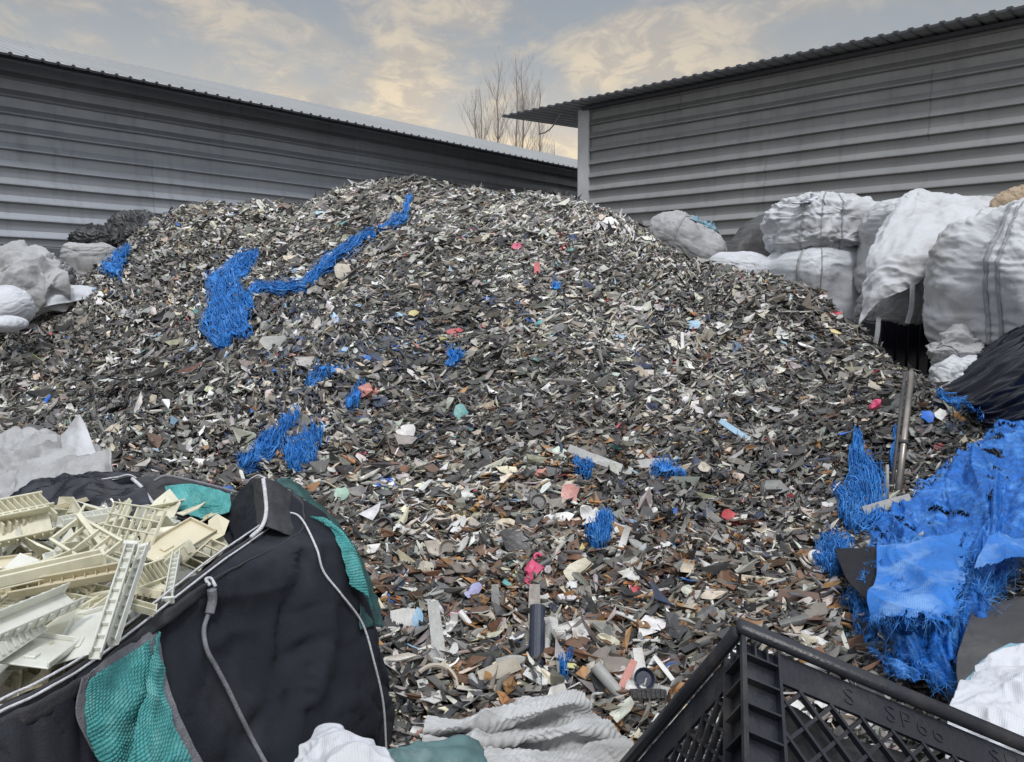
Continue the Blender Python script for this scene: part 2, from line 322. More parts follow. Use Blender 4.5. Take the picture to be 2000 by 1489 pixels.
def warehouse(label, px0, Y0, vp, z_eave, zrib, step, s0, s1, mt, side, over, plinth_z, dback, rise, gable):
    A = P(px0, 584, Y0)*[1, 1, 0]; d = hdir(vp); nrm = np.array([d[1], -d[0], 0]);
    if nrm[1] > 0: nrm = -nrm
    root = empty('warehouse', tuple(A), label, 'warehouse')
    rel(loft_wall('wall', A, d, s0, s1, ribprof(plinth_z, z_eave-.03, zrib, step), nrm, mt, root), root)
    pl = loft_wall('base_wall', A, d, s0, s1, [(-.1, -.2), (.035, -.2), (.035, plinth_z-.03), (-.02, plinth_z+.0), (-.1, plinth_z+.0)], nrm, M['plinth'], root, wob=.003); rel(pl, root)
    # roof sheet: ribs run down the slope to the eave, so their ends show as teeth
    if rise < 0:      # eave and ridge heights measured from where the photograph shows them at px 0
        S_ = np.linspace(-8, 12, 2001)
        def z_at(t, py):
            z_ = z_eave
            for _ in range(40):
                q_ = A[None]+np.outer(S_, d)-nrm*t+[0, 0, z_]; X_, Y_ = proj(q_); k_ = np.argmin(abs(X_)); z_ += (Y_[k_]-py)*.006
            return z_
        ze, zr = z_at(-over, 101), z_at(dback, -rise); sl_ = (zr-ze)/(dback+over); z_eave = ze+sl_*over; rise = sl_*dback
    slope = rise/dback; pitch = .19; e0 = s0-gable[0]; e1 = s1+gable[1]; n = int((e1-e0)/pitch); S = []; H = []
    for k in range(n):
        b = e0+k*pitch; S += [b, b+.125, b+.14, b+.172, b+.187]; H += [0, 0, .024, .024, 0]
    S = np.array(S); H = np.array(H); back = np.array([-over, dback]); T = np.array([-over, 0, dback])
    G = np.zeros((len(T), len(S), 3))
    for i, t in enumerate(T): G[i] = A[None]+np.outer(S, d)-nrm*t+np.outer(z_eave+slope*t+H, [0, 0, 1])
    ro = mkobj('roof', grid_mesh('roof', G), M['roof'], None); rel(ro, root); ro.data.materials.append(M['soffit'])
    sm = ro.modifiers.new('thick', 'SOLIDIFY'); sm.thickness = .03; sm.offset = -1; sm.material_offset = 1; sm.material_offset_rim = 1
    # far wall and gable walls
    bw = MB()
    def q(s, t, z): p = A+d*s-nrm*t; return (p[0], p[1], z)
    zb = z_eave+slope*dback-.05
    bw.add([q(s0, dback-.3, 0), q(s1, dback-.3, 0), q(s1, dback-.3, zb-.1), q(s0, dback-.3, zb-.1)], [(0, 1, 2, 3)])
    for s in (s0+.02, s1-.02): bw.add([q(s, .02, 0), q(s, dback-.31, 0), q(s, dback-.31, zb-.1), q(s, .02, z_eave-.06)], [(0, 1, 2, 3)])
    rel(bw.build('rear_wall', mt), root)
    fr = MB(); zz = z_eave-.06-slope*.15
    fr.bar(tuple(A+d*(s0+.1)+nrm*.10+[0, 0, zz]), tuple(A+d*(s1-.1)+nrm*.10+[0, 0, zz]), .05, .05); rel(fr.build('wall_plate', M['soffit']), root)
    return root, A, d, nrm
sheet_tones(M['wall_l'], hdir(2390)); sheet_tones(M['wall_r'], hdir(-700))
AL = P(0, 584, 11.0)
zeL = EYE+(584-100)/F*11.0*(np.linalg.norm(1)) - .06
overL = .75
wl = warehouse('long blue-grey corrugated warehouse on the left with pale roof strip, beyond the scrap heap', 0, 11.0, 2390, zeL+.02, 2.575+.243*0, .243, -6, 22, M['wall_l'], 1, overL, 2.46, 3.0, -72, (0.5, .5))
Yc = 15.2
wr_dir = hdir(-700); PC = P(1132, 584, Yc)
# wall runs from the corner towards the right and nearer: use minus the vanishing direction
zr_rib = EYE+(584-398)/F*12.68
wrr, A2, d2, n2 = warehouse('grey corrugated warehouse on the right with wide dark eave and pale corner trim', 1132, Yc, -700, EYE+(584-226)/F*Yc+.03, zr_rib, .243, -16, 0, M['wall_r'], -1, .5, 2.62, 7, .5, (.3, 1.72))
cp = MB(); c0 = A2+n2*.03; h = EYE+(584-226)/F*Yc-.03
cp.box((0, 0, h/2), (.24, .05, h), Matrix.Translation(Vector(c0-d2*.10)) @ Matrix.Rotation(math.atan2(d2[1], d2[0]), 4, 'Z'))
cp.box((0, 0, h/2), (.05, .2, h-.01), Matrix.Translation(Vector(c0+d2*.045-n2*.12)) @ Matrix.Rotation(math.atan2(d2[1], d2[0]), 4, 'Z'))
o = cp.build('corner_post', M['post']); rel(o, wrr)
ca = MB(); a = np.array(A2)+d2*1.1+n2*.3; b_ = np.array(A2)+d2*.15+n2*.1
pts = [a+(b_-a)*t+[0, 0, 5.30-.9*(1-t)**1.6+0*t] for t in np.linspace(0, 1, 10)]
pts = [P(1052, 262, 15.0)+(P(1096, 222, 14.7)-P(1052, 262, 15.0))*t+np.array([0, 0, -.10*math.sin(t*3.14)]) for t in np.linspace(0, 1, 10)]
ca.tube(pts, .012, 5); rel(ca.build('cable', M['soffit']), wrr)

# ---------------------------------------------------------------- bare trees
def tree(px, Yd, ztop, lean, seed, label, spread=1.0, nb=12):
    ztop *= .93
    r = random.Random(seed); base = P(px, 584, Yd); x0, y0 = base[0], base[1]
    root = empty('bare_tree', (x0, y0, 0), label, 'tree', 'bare trees behind the warehouses'); t = MB(); b = MB(); n = 14; tr = []
    for i in range(n+1):
        u = i/n; tr.append(Vector((lean*u*u*ztop+r.uniform(-.10, .10)*u, r.uniform(-.15, .15)*u, ztop*u)))
    t.tube(tr, [.07*(1-u/n)**.7+.012 for u in range(n+1)], 7)
    def branch(p, d, l, rad, dep):
        pts = [p.copy()]; q = p.copy(); k = 5
        for i in range(k):
            d = (d+Vector((r.uniform(-.18, .18), r.uniform(-.18, .18), .16))).normalized(); q = q+d*l/k; pts.append(q.copy())
        b.tube(pts, [rad*(1-i/k*.75) for i in range(k+1)], 5, False)
        if dep:
            for j in range(4):
                i = r.randint(1, k-1); a = r.uniform(0, 6.28)
                branch(pts[i], (d+Vector((math.cos(a), math.sin(a), .3))*.55).normalized(), l*r.uniform(.35, .6), rad*.5, dep-1)
    for k in range(int(nb*3.2)):
        u = r.uniform(.35, .97); p = tr[int(u*n)]; a = r.uniform(0, 6.28)
        branch(p, Vector((math.cos(a)*.6*spread, math.sin(a)*.6*spread, .85)).normalized(), r.uniform(1.4, 3.2)*(1.3-u)*1.4*spread, .020*(1.25-u), 2)
    t.build('trunk', M['bark'], root, True); b.build('crown', M['bark'], root)
YT = 42
def zt(py, Yd=YT): return EYE+(584-py)/F*Yd
tree(928, 43, zt(170, 43), .010, 1, 'thin short bare tree at the far left of the clump above the pale roof strip', 1.0, 11)
tree(946, 41, zt(158, 41), -.012, 2, 'bare forked tree second from the left in the clump', .9, 9)
tree(971, 42, zt(104), .004, 3, 'tall dark bare tree ending just left of the eave tip', 1.0, 16)
tree(1010, 44, zt(97, 44), -.006, 4, 'tallest slender bare tree rising over the tip of the eave', .6, 9)
tree(1018, 41, zt(99, 41), .006, 5, 'bare tree with fine dense twigs right of the tallest trunk', 1.1, 16)
tree(1050, 43, zt(138, 43), .006, 6, 'bare tree standing alone right of the clump, crossing the eave overhang', .8, 11)
tree(1082, 46, zt(262, 46), .003, 7, 'small bare sapling seen under the eave beside the corner post', .7, 5)

# ---------------------------------------------------------------- scrap heap height field
CP = [  # px, py, depth
 (-120, 690, 7.8), (0, 655, 7.6), (60, 612, 7.9), (130, 573, 8.1), (200, 555, 8.3), (250, 503, 8.5), (300, 463, 8.7), (380, 424, 8.8), (500, 411, 8.7), (620, 411, 8.4), (700, 381, 8.2), (820, 361, 8.0), (900, 373, 7.95), (1000, 391, 7.9),
 (1120, 405, 7.8), (1200, 435, 7.7), (1300, 490, 7.5), (1400, 558, 7.2), (1500, 614, 6.9), (1600, 663, 6.5), (1680, 712, 6.1), (1750, 760, 5.7), (1850, 812, 5.2), (1930, 852, 4.7), (2010, 900, 4.4), (2120, 960, 4.2),
 (-100, 900, 4.2), (0, 820, 5.0), (150, 720, 6.1), (100, 950, 3.9), (250, 880, 4.2), (300, 700, 6.0), (300, 560, 7.3), (500, 520, 7.2), (450, 700, 5.6), (450, 900, 4.1), (560, 1060, 3.25), (700, 520, 6.7), (700, 650, 5.6), (680, 900, 4.0),
 (850, 450, 7.1), (900, 560, 6.1), (950, 720, 5.0), (900, 880, 4.25), (1100, 520, 6.5), (1150, 660, 5.5), (1150, 800, 4.75), (1150, 890, 4.35), (1150, 980, 3.75), (950, 1000, 3.6), (760, 1100, 3.2),
 (1350, 650, 6.0), (1400, 780, 5.2), (1380, 900, 4.45), (1350, 1010, 3.7), (1600, 760, 5.6), (1600, 900, 4.5), (1550, 1020, 3.7), (1780, 900, 4.5), (1760, 1000, 3.75),
 (1000, 1180, 2.95), (1300, 1150, 2.95), (1550, 1180, 2.85), (800, 1300, 2.55), (1050, 1340, 2.5), (1300, 1320, 2.45), (1600, 1300, 2.35), (1000, 1480, 2.15), (1250, 1480, 2.1), (780, 1480, 2.2), (1500, 1480, 2.05), (1900, 1200, 2.6), (2150, 1100, 2.9)]
PP = np.array([P(*c) for c in CP])
crest = PP[:26]; cx0, cy0 = proj(crest)
bk = []
for c in crest[::2]:
    bk.append(c+[0, 1.3, -.85]); bk.append(c+[0, 2.6, -1.9])
far = [(-8, 3, .1), (-8, 6, .5), (-7.5, 9, .6), (-7, 11, .2), (7, 2, .2), (8, 6, .1), (7, 9, .1), (0, 13, .2), (-3, 13, .3), (4, 12, .1), (0, .5, .0), (2, .5, .1), (-2, .5, 0), (-5, 1, 0), (5, 1, .1)]
PP = np.vstack([PP, bk, far])
def tps(r2): return r2*np.log(r2+1e-9)*.5
_D = ((PP[:, None, :2]-PP[None, :, :2])**2).sum(-1); n_ = len(PP)
_A = np.zeros((n_+3, n_+3)); _A[:n_, :n_] = tps(_D)+np.eye(n_)*.02; _A[:n_, n_] = 1; _A[:n_, n_+1:] = PP[:, :2]; _A[n_:, :n_] = _A[:n_, n_:].T
_w = np.linalg.solve(_A, np.concatenate([PP[:, 2], [0]*3]))
def Hraw(x, y):
    x = np.asarray(x, float).ravel(); y = np.asarray(y, float).ravel(); o_ = np.zeros(len(x))
    for i in range(0, len(x), 20000):
        a = x[i:i+20000]; b = y[i:i+20000]; d = (a[:, None]-PP[None, :, 0])**2+(b[:, None]-PP[None, :, 1])**2
        o_[i:i+20000] = tps(d) @ _w[:n_]+_w[n_]+_w[n_+1]*a+_w[n_+2]*b
    return o_
GX0, GX1, GY0, GY1, GS = -8.5, 8.5, .3, 13.5, .05
gx = np.arange(GX0, GX1, GS); gy = np.arange(GY0, GY1, GS); XX, YY = np.meshgrid(gx, gy)
ZZ = Hraw(XX, YY).reshape(XX.shape)
q3 = np.stack([XX, YY, XX*0], -1)
ZZ = ZZ+fbm(q3*.9, 3)*.07+ridge(q3*1.6+3, 2)*.03+fbm(q3*5, 2)*.02
ZZ = np.maximum(ZZ, .02)
def H(x, y):
    x = np.clip((np.asarray(x)-GX0)/GS, 0, len(gx)-1.01); y = np.clip((np.asarray(y)-GY0)/GS, 0, len(gy)-1.01)
    i = x.astype(int); j = y.astype(int); u = x-i; v = y-j
    return (ZZ[j, i]*(1-u)+ZZ[j, i+1]*u)*(1-v)+(ZZ[j+1, i]*(1-u)+ZZ[j+1, i+1]*u)*v
def Hn(x, y, e=.12):
    n = np.stack([-(H(x+e, y)-H(x-e, y))/(2*e), -(H(x, y+e)-H(x, y-e))/(2*e), np.ones(np.shape(x))], -1); return n/np.linalg.norm(n, axis=-1, keepdims=True)
def hit(px, py, ymin=1.2):
    r = ray(px, py); r = r/r[1]; t = np.arange(ymin, 13, .01); z = EYE+r[2]*t; h = H(r[0]*t, t); k = np.argmax(z <= h)
    if z[k] > h[k]: k = np.argmin(z-h)
    return np.array([r[0]*t[k], t[k], h[k]])

def make_chips(n):
    # area-true scatter over the heap, denser where it is near
    m = n*6; x = rng.uniform(-7.6, 6.5, m); y = rng.uniform(1.7, 10.6, m); nn = Hn(x, y, .15)
    px, py = proj(np.stack([x, y, H(x, y)], -1)); view = np.array([0, 0, EYE])-np.stack([x, y, H(x, y)], -1)
    fac = (nn*view).sum(1)/np.linalg.norm(view, axis=1)
    wgt = (1/nn[:, 2])*np.where(fac > -.12, 1, .10)*np.where((px > -60) & (px < 2080), 1, .08)*(H(x, y) > .06)
    wgt *= np.clip(1.6-.09*y, .6, 1.5)
    keep = rng.random(m) < wgt/wgt.max(); x = x[keep][:n]; y = y[keep][:n]; n = len(x)
    nn = Hn(x, y); z = H(x, y); px, py = proj(np.stack([x, y, z], -1))
    # sizes
    L_ = np.exp(rng.normal(math.log(.032), .45, n)); asp = np.where(rng.random(n) < .58, rng.uniform(.10, .30, n), rng.uniform(.35, .9, n)); L_ *= np.where(asp < .3, 1.25, 1.)
    fine_ = rng.random(n) < .36; L_ = np.where(fine_, L_*.55, L_); big = rng.random(n) < .02; L_ = np.where(big, L_*1.6, L_); L_ = np.clip(L_, .008, .085)
    L_ *= np.where(py > 980, .92, 1.0)
    # orientation
    tilt = rng.normal(0, .50, (n, 3))*np.clip(.042/L_, .35, 1)[:, None]; N_ = nn+tilt; N_ /= np.linalg.norm(N_, axis=1)[:, None]
    dn_ = np.stack([nn[:, 0], nn[:, 1], -(nn[:, 0]**2+nn[:, 1]**2)/np.maximum(nn[:, 2], .2)], 1); dn_ /= np.linalg.norm(dn_, axis=1)[:, None]+1e-6
    side_ = np.cross(nn, dn_); fa_ = np.pi*.5*fbm(np.stack([x*.45, y*.45, x*0], -1), 2)+np.where(x < -.4, .75, -.75)*np.clip(abs(x+.4), 0, 1)
    flow = side_*np.cos(fa_)[:, None]+dn_*np.sin(fa_)[:, None]; flow *= np.sign(flow[:, :1]+1e-9)
    a = flow*rng.choice([-1, 1], n)[:, None]*1.5+rng.normal(size=(n, 3))*.75; T = a-N_*(a*N_).sum(1)[:, None]; T /= np.linalg.norm(T, axis=1)[:, None]; B = np.cross(N_, T)
    k = 6; ang = (np.arange(k)/k*2*np.pi)[None]+rng.uniform(-.45, .45, (n, k)); rad = rng.uniform(.45, 1.2, (n, k))
    ca_, sa_ = np.cos(ang)*rad, np.sin(ang)*rad
    bend = rng.normal(0, .32, n)[:, None]; u = ca_*L_[:, None]; v = sa_*(L_*asp)[:, None]
    cup = rng.normal(0, .35, n)[:, None]*asp[:, None]
    wv = bend*u*u/L_[:, None]+cup*v*v/(L_*asp)[:, None]+rng.normal(0, .06, (n, k))*L_[:, None]
    th = np.clip(np.abs(rng.normal(.0022, .0018, n)), .0012, .008)[:, None]
    C0 = np.stack([x, y, z], -1)+nn*(rng.uniform(-.03, .045, n)+.35*np.abs(tilt[:, 0])*L_)[:, None]
    def pos(u, v, w_): return C0[:, None]+T[:, None]*u[..., None]+B[:, None]*v[..., None]+N_[:, None]*w_[..., None]
    top = pos(u, v, wv); bot = pos(u*.98, v*.98, wv-th); cen = pos(np.zeros((n, 1)), np.zeros((n, 1)), rng.normal(0, .05, (n, 1))*L_[:, None])
    V = np.concatenate([top, bot, cen], 1).reshape(-1, 3); nv = 2*k+1; base = (np.arange(n)*nv)[:, None]
    j = np.arange(k); j2 = (j+1) % k
    tri = np.stack([base+j, base+j2, base+2*k+0*j], -1).reshape(-1, 3)
    side1 = np.stack([base+j, base+j+k, base+j2], -1).reshape(-1, 3); side2 = np.stack([base+j2, base+j+k, base+j2+k], -1).reshape(-1, 3)
    b4 = np.concatenate([np.stack([base[:, 0]+k, base[:, 0]+k+q_+2, base[:, 0]+k+q_+1], -1) for q_ in range(k-2)])
    Tt = np.concatenate([tri, side1, side2, b4])
    # colours: real pigments of the shreds
    pal = np.array([(.022, .022, .024), (.045, .045, .047), (.075, .074, .072), (.12, .119, .115), (.185, .18, .17), (.155, .135, .11), (.28, .27, .25), (.43, .41, .37), (.62, .61, .58), (.50, .44, .34), (.13, .066, .038), (.32, .165, .06), (.02, .15, .55), (.28, .42, .58), (.50, .05, .08), (.60, .30, .27), (.09, .28, .26), (.55, .50, .22), (.035, .05, .10)])
    W = np.tile(np.array([16, 19, 16, 13.5, 9.5, 11, 9, 8.5, 7, 4.5, 1.0, .25, .22, .35, .16, .3, .22, .2, 1.2.__float__()]), (n, 1)).astype(float)
    no = fbm(np.stack([x, y, z], -1)*.8, 3)
    brown = np.exp(-(((px-1150)/460)**2+((py-1160)/270)**2)*1.1)+.55*np.exp(-(((px-1500)/260)**2+((py-1180)/160)**2)); brown = np.clip(brown+no*.35*(py > 880), 0, 1)
    W[:, 10] += brown*22; W[:, 11] += brown*10; W[:, 9] += brown*3; W[:, 5] += brown*10; W[:, 9] += brown*1.5; W[:, 3] *= 1-.4*brown
    pale = np.clip(np.exp(-((py-430)/90)**2)*.8+np.exp(-(((px-1000)/500)**2+((py-560)/200)**2))*.5+np.exp(-(((px-180)/240)**2+((py-840)/70)**2))*.9+no*.8, 0, 1.6)
    W[:, 6:9] *= (1+pale*.75)[:, None]; W[:, :2] *= (1-.30*np.clip(pale, 0, 1))[:, None]
    dk = np.exp(-(((px-150)/220)**2+((py-680)/90)**2)); W[:, 7:10] *= (1-.7*dk)[:, None]; W[:, 5] += dk*14; W[:, 2] += dk*18
    bl = np.exp(-(((px-640)/160)**2+((py-760)/150)**2))+.7*np.exp(-(((px-800)/160)**2+((py-640)/60)**2))+.8*np.exp(-(((px-1290)/110)**2+((py-1000)/70)**2))+.5*np.exp(-(((px-1280)/90)**2+((py-640)/60)**2)); W[:, 12] += bl*1.5; W[:, 13] += bl*2.5; W[:, 18] += bl*16
    zo = fbm(np.stack([x*.55+9, y*.8, z], -1), 4); st_ = ridge(np.stack([x*1.1+.5*zo, y*.5, z*.5], -1), 2)
    dark_ = np.exp(np.clip(.55*zo+.16*st_-.20*np.exp(-(((px-1050)/500)**2+((py-1050)/200)**2))-.22*np.exp(-(((px-1450)/260)**2+((py-820)/110)**2))+.18*np.exp(-((py-430)/100)**2), -.7, .6))
    W[:, 6:10] *= np.clip(dark_, .4, 1.8)[:, None]**1.6
    cw = np.cumsum(W, 1); pick = (rng.random(n)[:, None]*cw[:, -1:] > cw).sum(1); C = pal[pick]*rng.uniform(.8, 1.5, (n, 1))*(1+rng.normal(0, .04, (n, 3)))*(dark_**.7)[:, None]
    return V, Tt, np.repeat(np.clip(C, .01, .85), nv, axis=0)
NCH = 250000
V, Tt, C = make_chips(NCH)
# mound under the shreds (same object)
st = 2; mx, my = XX[::st, ::st], YY[::st, ::st]; G = np.stack([mx, my, ZZ[::st, ::st]-.035], -1); I = np.arange(mx.size).reshape(mx.shape)+len(V)
t1 = np.stack([I[:-1, :-1], I[:-1, 1:], I[1:, 1:]], -1).reshape(-1, 3); t2 = np.stack([I[:-1, :-1], I[1:, 1:], I[1:, :-1]], -1).reshape(-1, 3)
V = np.vstack([V, G.reshape(-1, 3)]); Tt = np.vstack([Tt, t1, t2]); C = np.vstack([C, np.tile([[.045, .042, .040]], (mx.size, 1))])
me = bpy.data.meshes.new('scrap_heap'); me.vertices.add(len(V)); me.vertices.foreach_set('co', V.astype(np.float32).ravel())
me.loops.add(Tt.size); me.loops.foreach_set('vertex_index', Tt.astype(np.int32).ravel()); me.polygons.add(len(Tt)); me.polygons.foreach_set('loop_start', np.arange(0, Tt.size, 3, dtype=np.int32))
me.update(calc_edges=True); me.shade_flat()
at = me.attributes.new('tint', 'FLOAT_COLOR', 'POINT'); at.data.foreach_set('color', np.concatenate([C, np.ones((len(C), 1))], 1).astype(np.float32).ravel())
o = mkobj('scrap_heap', me, M['chips']); tag(o, 'huge heap of shredded grey, white and brown plastic scrap between the two warehouses', 'scrap heap', kind='stuff')
del V, Tt, C

# ---------------------------------------------------------------- fibres and torn blue tarpaulin
def fibre_arrays(p0, dirs, lens, wid, droop=.4):
    n = len(p0); d = dirs/np.linalg.norm(dirs, axis=1)[:, None]; s = np.cross(d, rng.normal(size=(n, 3))); s /= np.linalg.norm(s, axis=1)[:, None]
    bendv = rng.normal(size=(n, 3))*.35; K = 4; pts = []
    for k in range(K):
        u = k/(K-1); c = p0+d*(lens*u)[:, None]+(bendv*(lens*u*u)[:, None])-np.array([0, 0, 1])*(lens*u*u*droop)[:, None]
        pts += [c-s*(wid*(1-.5*u)/2)[:, None], c+s*(wid*(1-.5*u)/2)[:, None]]
    Vv = np.stack(pts, 1).reshape(-1, 3); b = (np.arange(n)*2*K)[:, None]; q = np.concatenate([b+np.array([[2*k, 2*k+1, 2*k+3, 2*k+2]]) for k in range(K-1)]); return Vv, q
def grid_arrays(G, keep=None):
    a, b = G.shape[:2]; I = np.arange(a*b).reshape(a, b); q = np.stack([I[:-1, :-1], I[:-1, 1:], I[1:, 1:], I[1:, :-1]], -1)
    if keep is not None: q = q[keep]
    return G.reshape(-1, 3), q.reshape(-1, 4)
def join(parts):
    vs_, qs, b = [], [], 0
    for v, q in parts: vs_.append(v); qs.append(q+b); b += len(v)
    return np.vstack(vs_), np.vstack(qs)
def cellkeep(G, thr, sc):
    c = (G[:-1, :-1]+G[1:, 1:])/2; return fbm(c*sc, 3) < thr
def blue_strip(path, label, group='shreds of torn blue tarpaulin on the heap', lift=.05, nf=260, hole=.02, cat='tarpaulin shred', name='tarpaulin_shred', fl=.06):
    ctr = cr(np.array(path, float), 12*(len(path)-1)+1); n = len(ctr); tn = np.gradient(ctr[:, :2], axis=0); tn /= np.linalg.norm(tn, axis=1)[:, None]+1e-9; nr = np.stack([-tn[:, 1], tn[:, 0]], 1)
    G = np.zeros((n, 9, 3)); wob = fbm(np.stack([ctr[:, 0]*.03, ctr[:, 1]*.03, ctr[:, 0]*0], -1), 2)
    for i in range(n):
        for j in range(9):
            s = (j-4)/4*ctr[i, 2]*(1+.6*wob[i]); G[i, j] = hit(ctr[i, 0]+nr[i, 0]*s, ctr[i, 1]+nr[i, 1]*s)
    G = surf(G[::3], 3*n, 26); d = np.linalg.norm(G.mean((0, 1)))
    nn = Hn(G[..., 0], G[..., 1]); G = G+nn*(lift+.024*ridge(G*6, 2)+.012*ridge(G*17, 2))[..., None]
    G[..., :] += (noise3(G*14)[..., None]*nn[..., ::-1])*.012
    ed_ = np.minimum(np.arange(25), 24-np.arange(25))[None, :]/6.; keep = cellkeep(G, hole, 11) & (fbm(G[:-1, :-1]*17+9, 3) < ed_+.05)
    pr = [grid_arrays(G, keep)]; a_, b_ = G.shape[:2]; wid_ = np.linalg.norm(G[:, 0]-G[:, -1], axis=1).mean(); len_ = np.linalg.norm(np.diff(G[:, b_//2], axis=0), axis=1).sum(); ns = int(nf*1.25)
    K = 14; u0 = rng.uniform(-.05, .9, ns); ul = rng.uniform(.08, .45, ns); s0 = rng.normal(.5, .30, ns); ph = rng.uniform(0, 6.28, (ns, 2)); vs_ = []; hh = rng.uniform(-.045, .03, ns); wd = (.0011+.0042*rng.random(ns)**2.2)*max(d, 2)/3.2
    for k in range(K):
        t = k/(K-1); uu = np.clip(u0+ul*t, 0, .999); ss = np.clip(s0+.15*np.sin(ph[:, 0]+t*3.2)+.05*np.sin(ph[:, 1]+t*11), -.15, 1.15)
        c_ = G[(uu*(a_-1)).astype(int), np.clip((ss*(b_-1)), 0, b_-1).astype(int)].copy(); c_ += (G[(uu*(a_-1)).astype(int), -1]-G[(uu*(a_-1)).astype(int), 0])*(ss-np.clip(ss, 0, 1))[:, None]
        c_[:, 2] += hh+.018*np.sin(ph[:, 1]+t*9); vs_.append(c_)
    Pn = np.stack(vs_, 1); tg = np.gradient(Pn, axis=1); sd = np.cross(tg, rng.normal(size=(ns, 1, 3))*.6+np.array([0, -.7, .6])); sd /= np.linalg.norm(sd, axis=2, keepdims=True)+1e-9
    tw = sd*(wd[:, None, None]/2)*(1-.7*np.abs(np.linspace(-1, 1, K))[None, :, None]**4); Vn = np.stack([Pn-tw, Pn+tw], 2).reshape(-1, 3); bb = (np.arange(ns)*2*K)[:, None]
    pr.append((Vn, np.concatenate([bb+np.array([[2*k, 2*k+1, 2*k+3, 2*k+2]]) for k in range(K-1)])))
    v, q = join(pr); m = bpy.data.meshes.new(name); npmesh(m, v, q); o = mkobj(name, m, M['blueshred'], None, True); tag(o, label, cat, group); solid(o, .0015); return o
blue_strip([(508, 503, 5), (485, 522, 12), (460, 545, 22), (440, 575, 24), (435, 600, 26), (440, 635, 28), (436, 665, 22), (445, 690, 8)], 'largest shred of blue tarpaulin on the left half of the heap, tapering at both ends', nf=420, hole=.2)
blue_strip([(492, 590, 6), (478, 612, 20), (462, 640, 26), (448, 668, 16)], 'short blue tarpaulin flap beside the largest shred, pointing up to the right', nf=260, hole=.2)
blue_strip([(738, 466, 4), (720, 474, 5), (695, 490, 8), (660, 515, 9), (628, 545, 8), (600, 568, 7), (560, 577, 8), (515, 575, 5), (490, 590, 3)], 'long thin blue tarpaulin ribbon running down the heap from below the peak', nf=170, hole=.35)
blue_strip([(806, 396, 3), (797, 408, 5), (793, 428, 7), (780, 442, 8), (762, 452, 5), (745, 458, 3)], 'small blue tarpaulin shred nearest the peak of the heap', nf=60)
blue_strip([(262, 492, 5), (245, 510, 10), (230, 528, 16), (222, 545, 18)], 'blue tarpaulin shred at the left edge of the heap beside the grey sack', nf=120)
blue_strip([(585, 825, 6), (560, 850, 10), (535, 880, 14), (505, 915, 16), (475, 940, 8)], 'frayed blue shred just above the teal loop of the black bag', nf=220)
blue_strip([(632, 860, 8), (606, 880, 20), (585, 905, 22), (565, 930, 12)], 'frayed clump of blue strands right above the dark corner of the black bag', nf=240)
blue_strip([(905, 703, 6), (888, 712, 10), (875, 728, 8)], 'small curled blue shred at the middle of the heap', nf=40)
blue_strip([(715, 772, 6), (695, 790, 9), (678, 812, 6)], 'small blue shred beside the salmon lump on the heap', nf=50)
blue_strip([(660, 735, 7), (632, 748, 9), (600, 762, 6)], 'faint blue shred left of the heap centre, above the salmon lump', nf=60)
blue_strip([(1118, 915, 6), (1135, 935, 13), (1150, 945, 8)], 'blue film scrap under the pale bent sheet at the heap centre', nf=60)
blue_strip([(1262, 945, 5), (1300, 938, 8), (1335, 948, 4)], 'thin horizontal blue shred right of the heap centre', nf=60)
blue_strip([(1190, 1035, 8), (1176, 1060, 15), (1160, 1088, 12)], 'blue frayed net shred below the white torn piece on the lower heap', nf=200)
blue_strip([(1090, 568, 3), (1084, 574, 8), (1076, 576, 4)], 'tiny blue scrap high on the right slope of the heap', nf=12)
blue_strip([(1668, 868, 6), (1672, 910, 12), (1684, 950, 24), (1700, 985, 34), (1680, 1025, 40), (1650, 1050, 26)], 'tall frayed blue tarpaulin shred left of the steel pole', nf=700, fl=.08, hole=.5)
blue_strip([(1748, 862, 4), (1746, 900, 6), (1742, 935, 4)], 'narrow blue strip hanging close to the left of the steel pole', nf=50, hole=.6)
blue_strip([(1612, 1082, 14), (1626, 1115, 24), (1640, 1150, 14)], 'blue frayed clump left of the black sheet at the tarpaulin edge', nf=260)
blue_strip([(1660, 1195, 12), (1682, 1230, 16), (1704, 1272, 13)], 'blue tarpaulin tongue pointing down to the crate rim', nf=90, hole=.7)
blue_strip([(1820, 790, 5), (1860, 806, 7), (1905, 830, 5)], 'thin blue shred along the crest under the black film', nf=60)
blue_strip([(1118, 1312, 8), (1112, 1330, 11), (1106, 1344, 7)], 'small blue scrap beside the long black tube at the heap foot', nf=40)

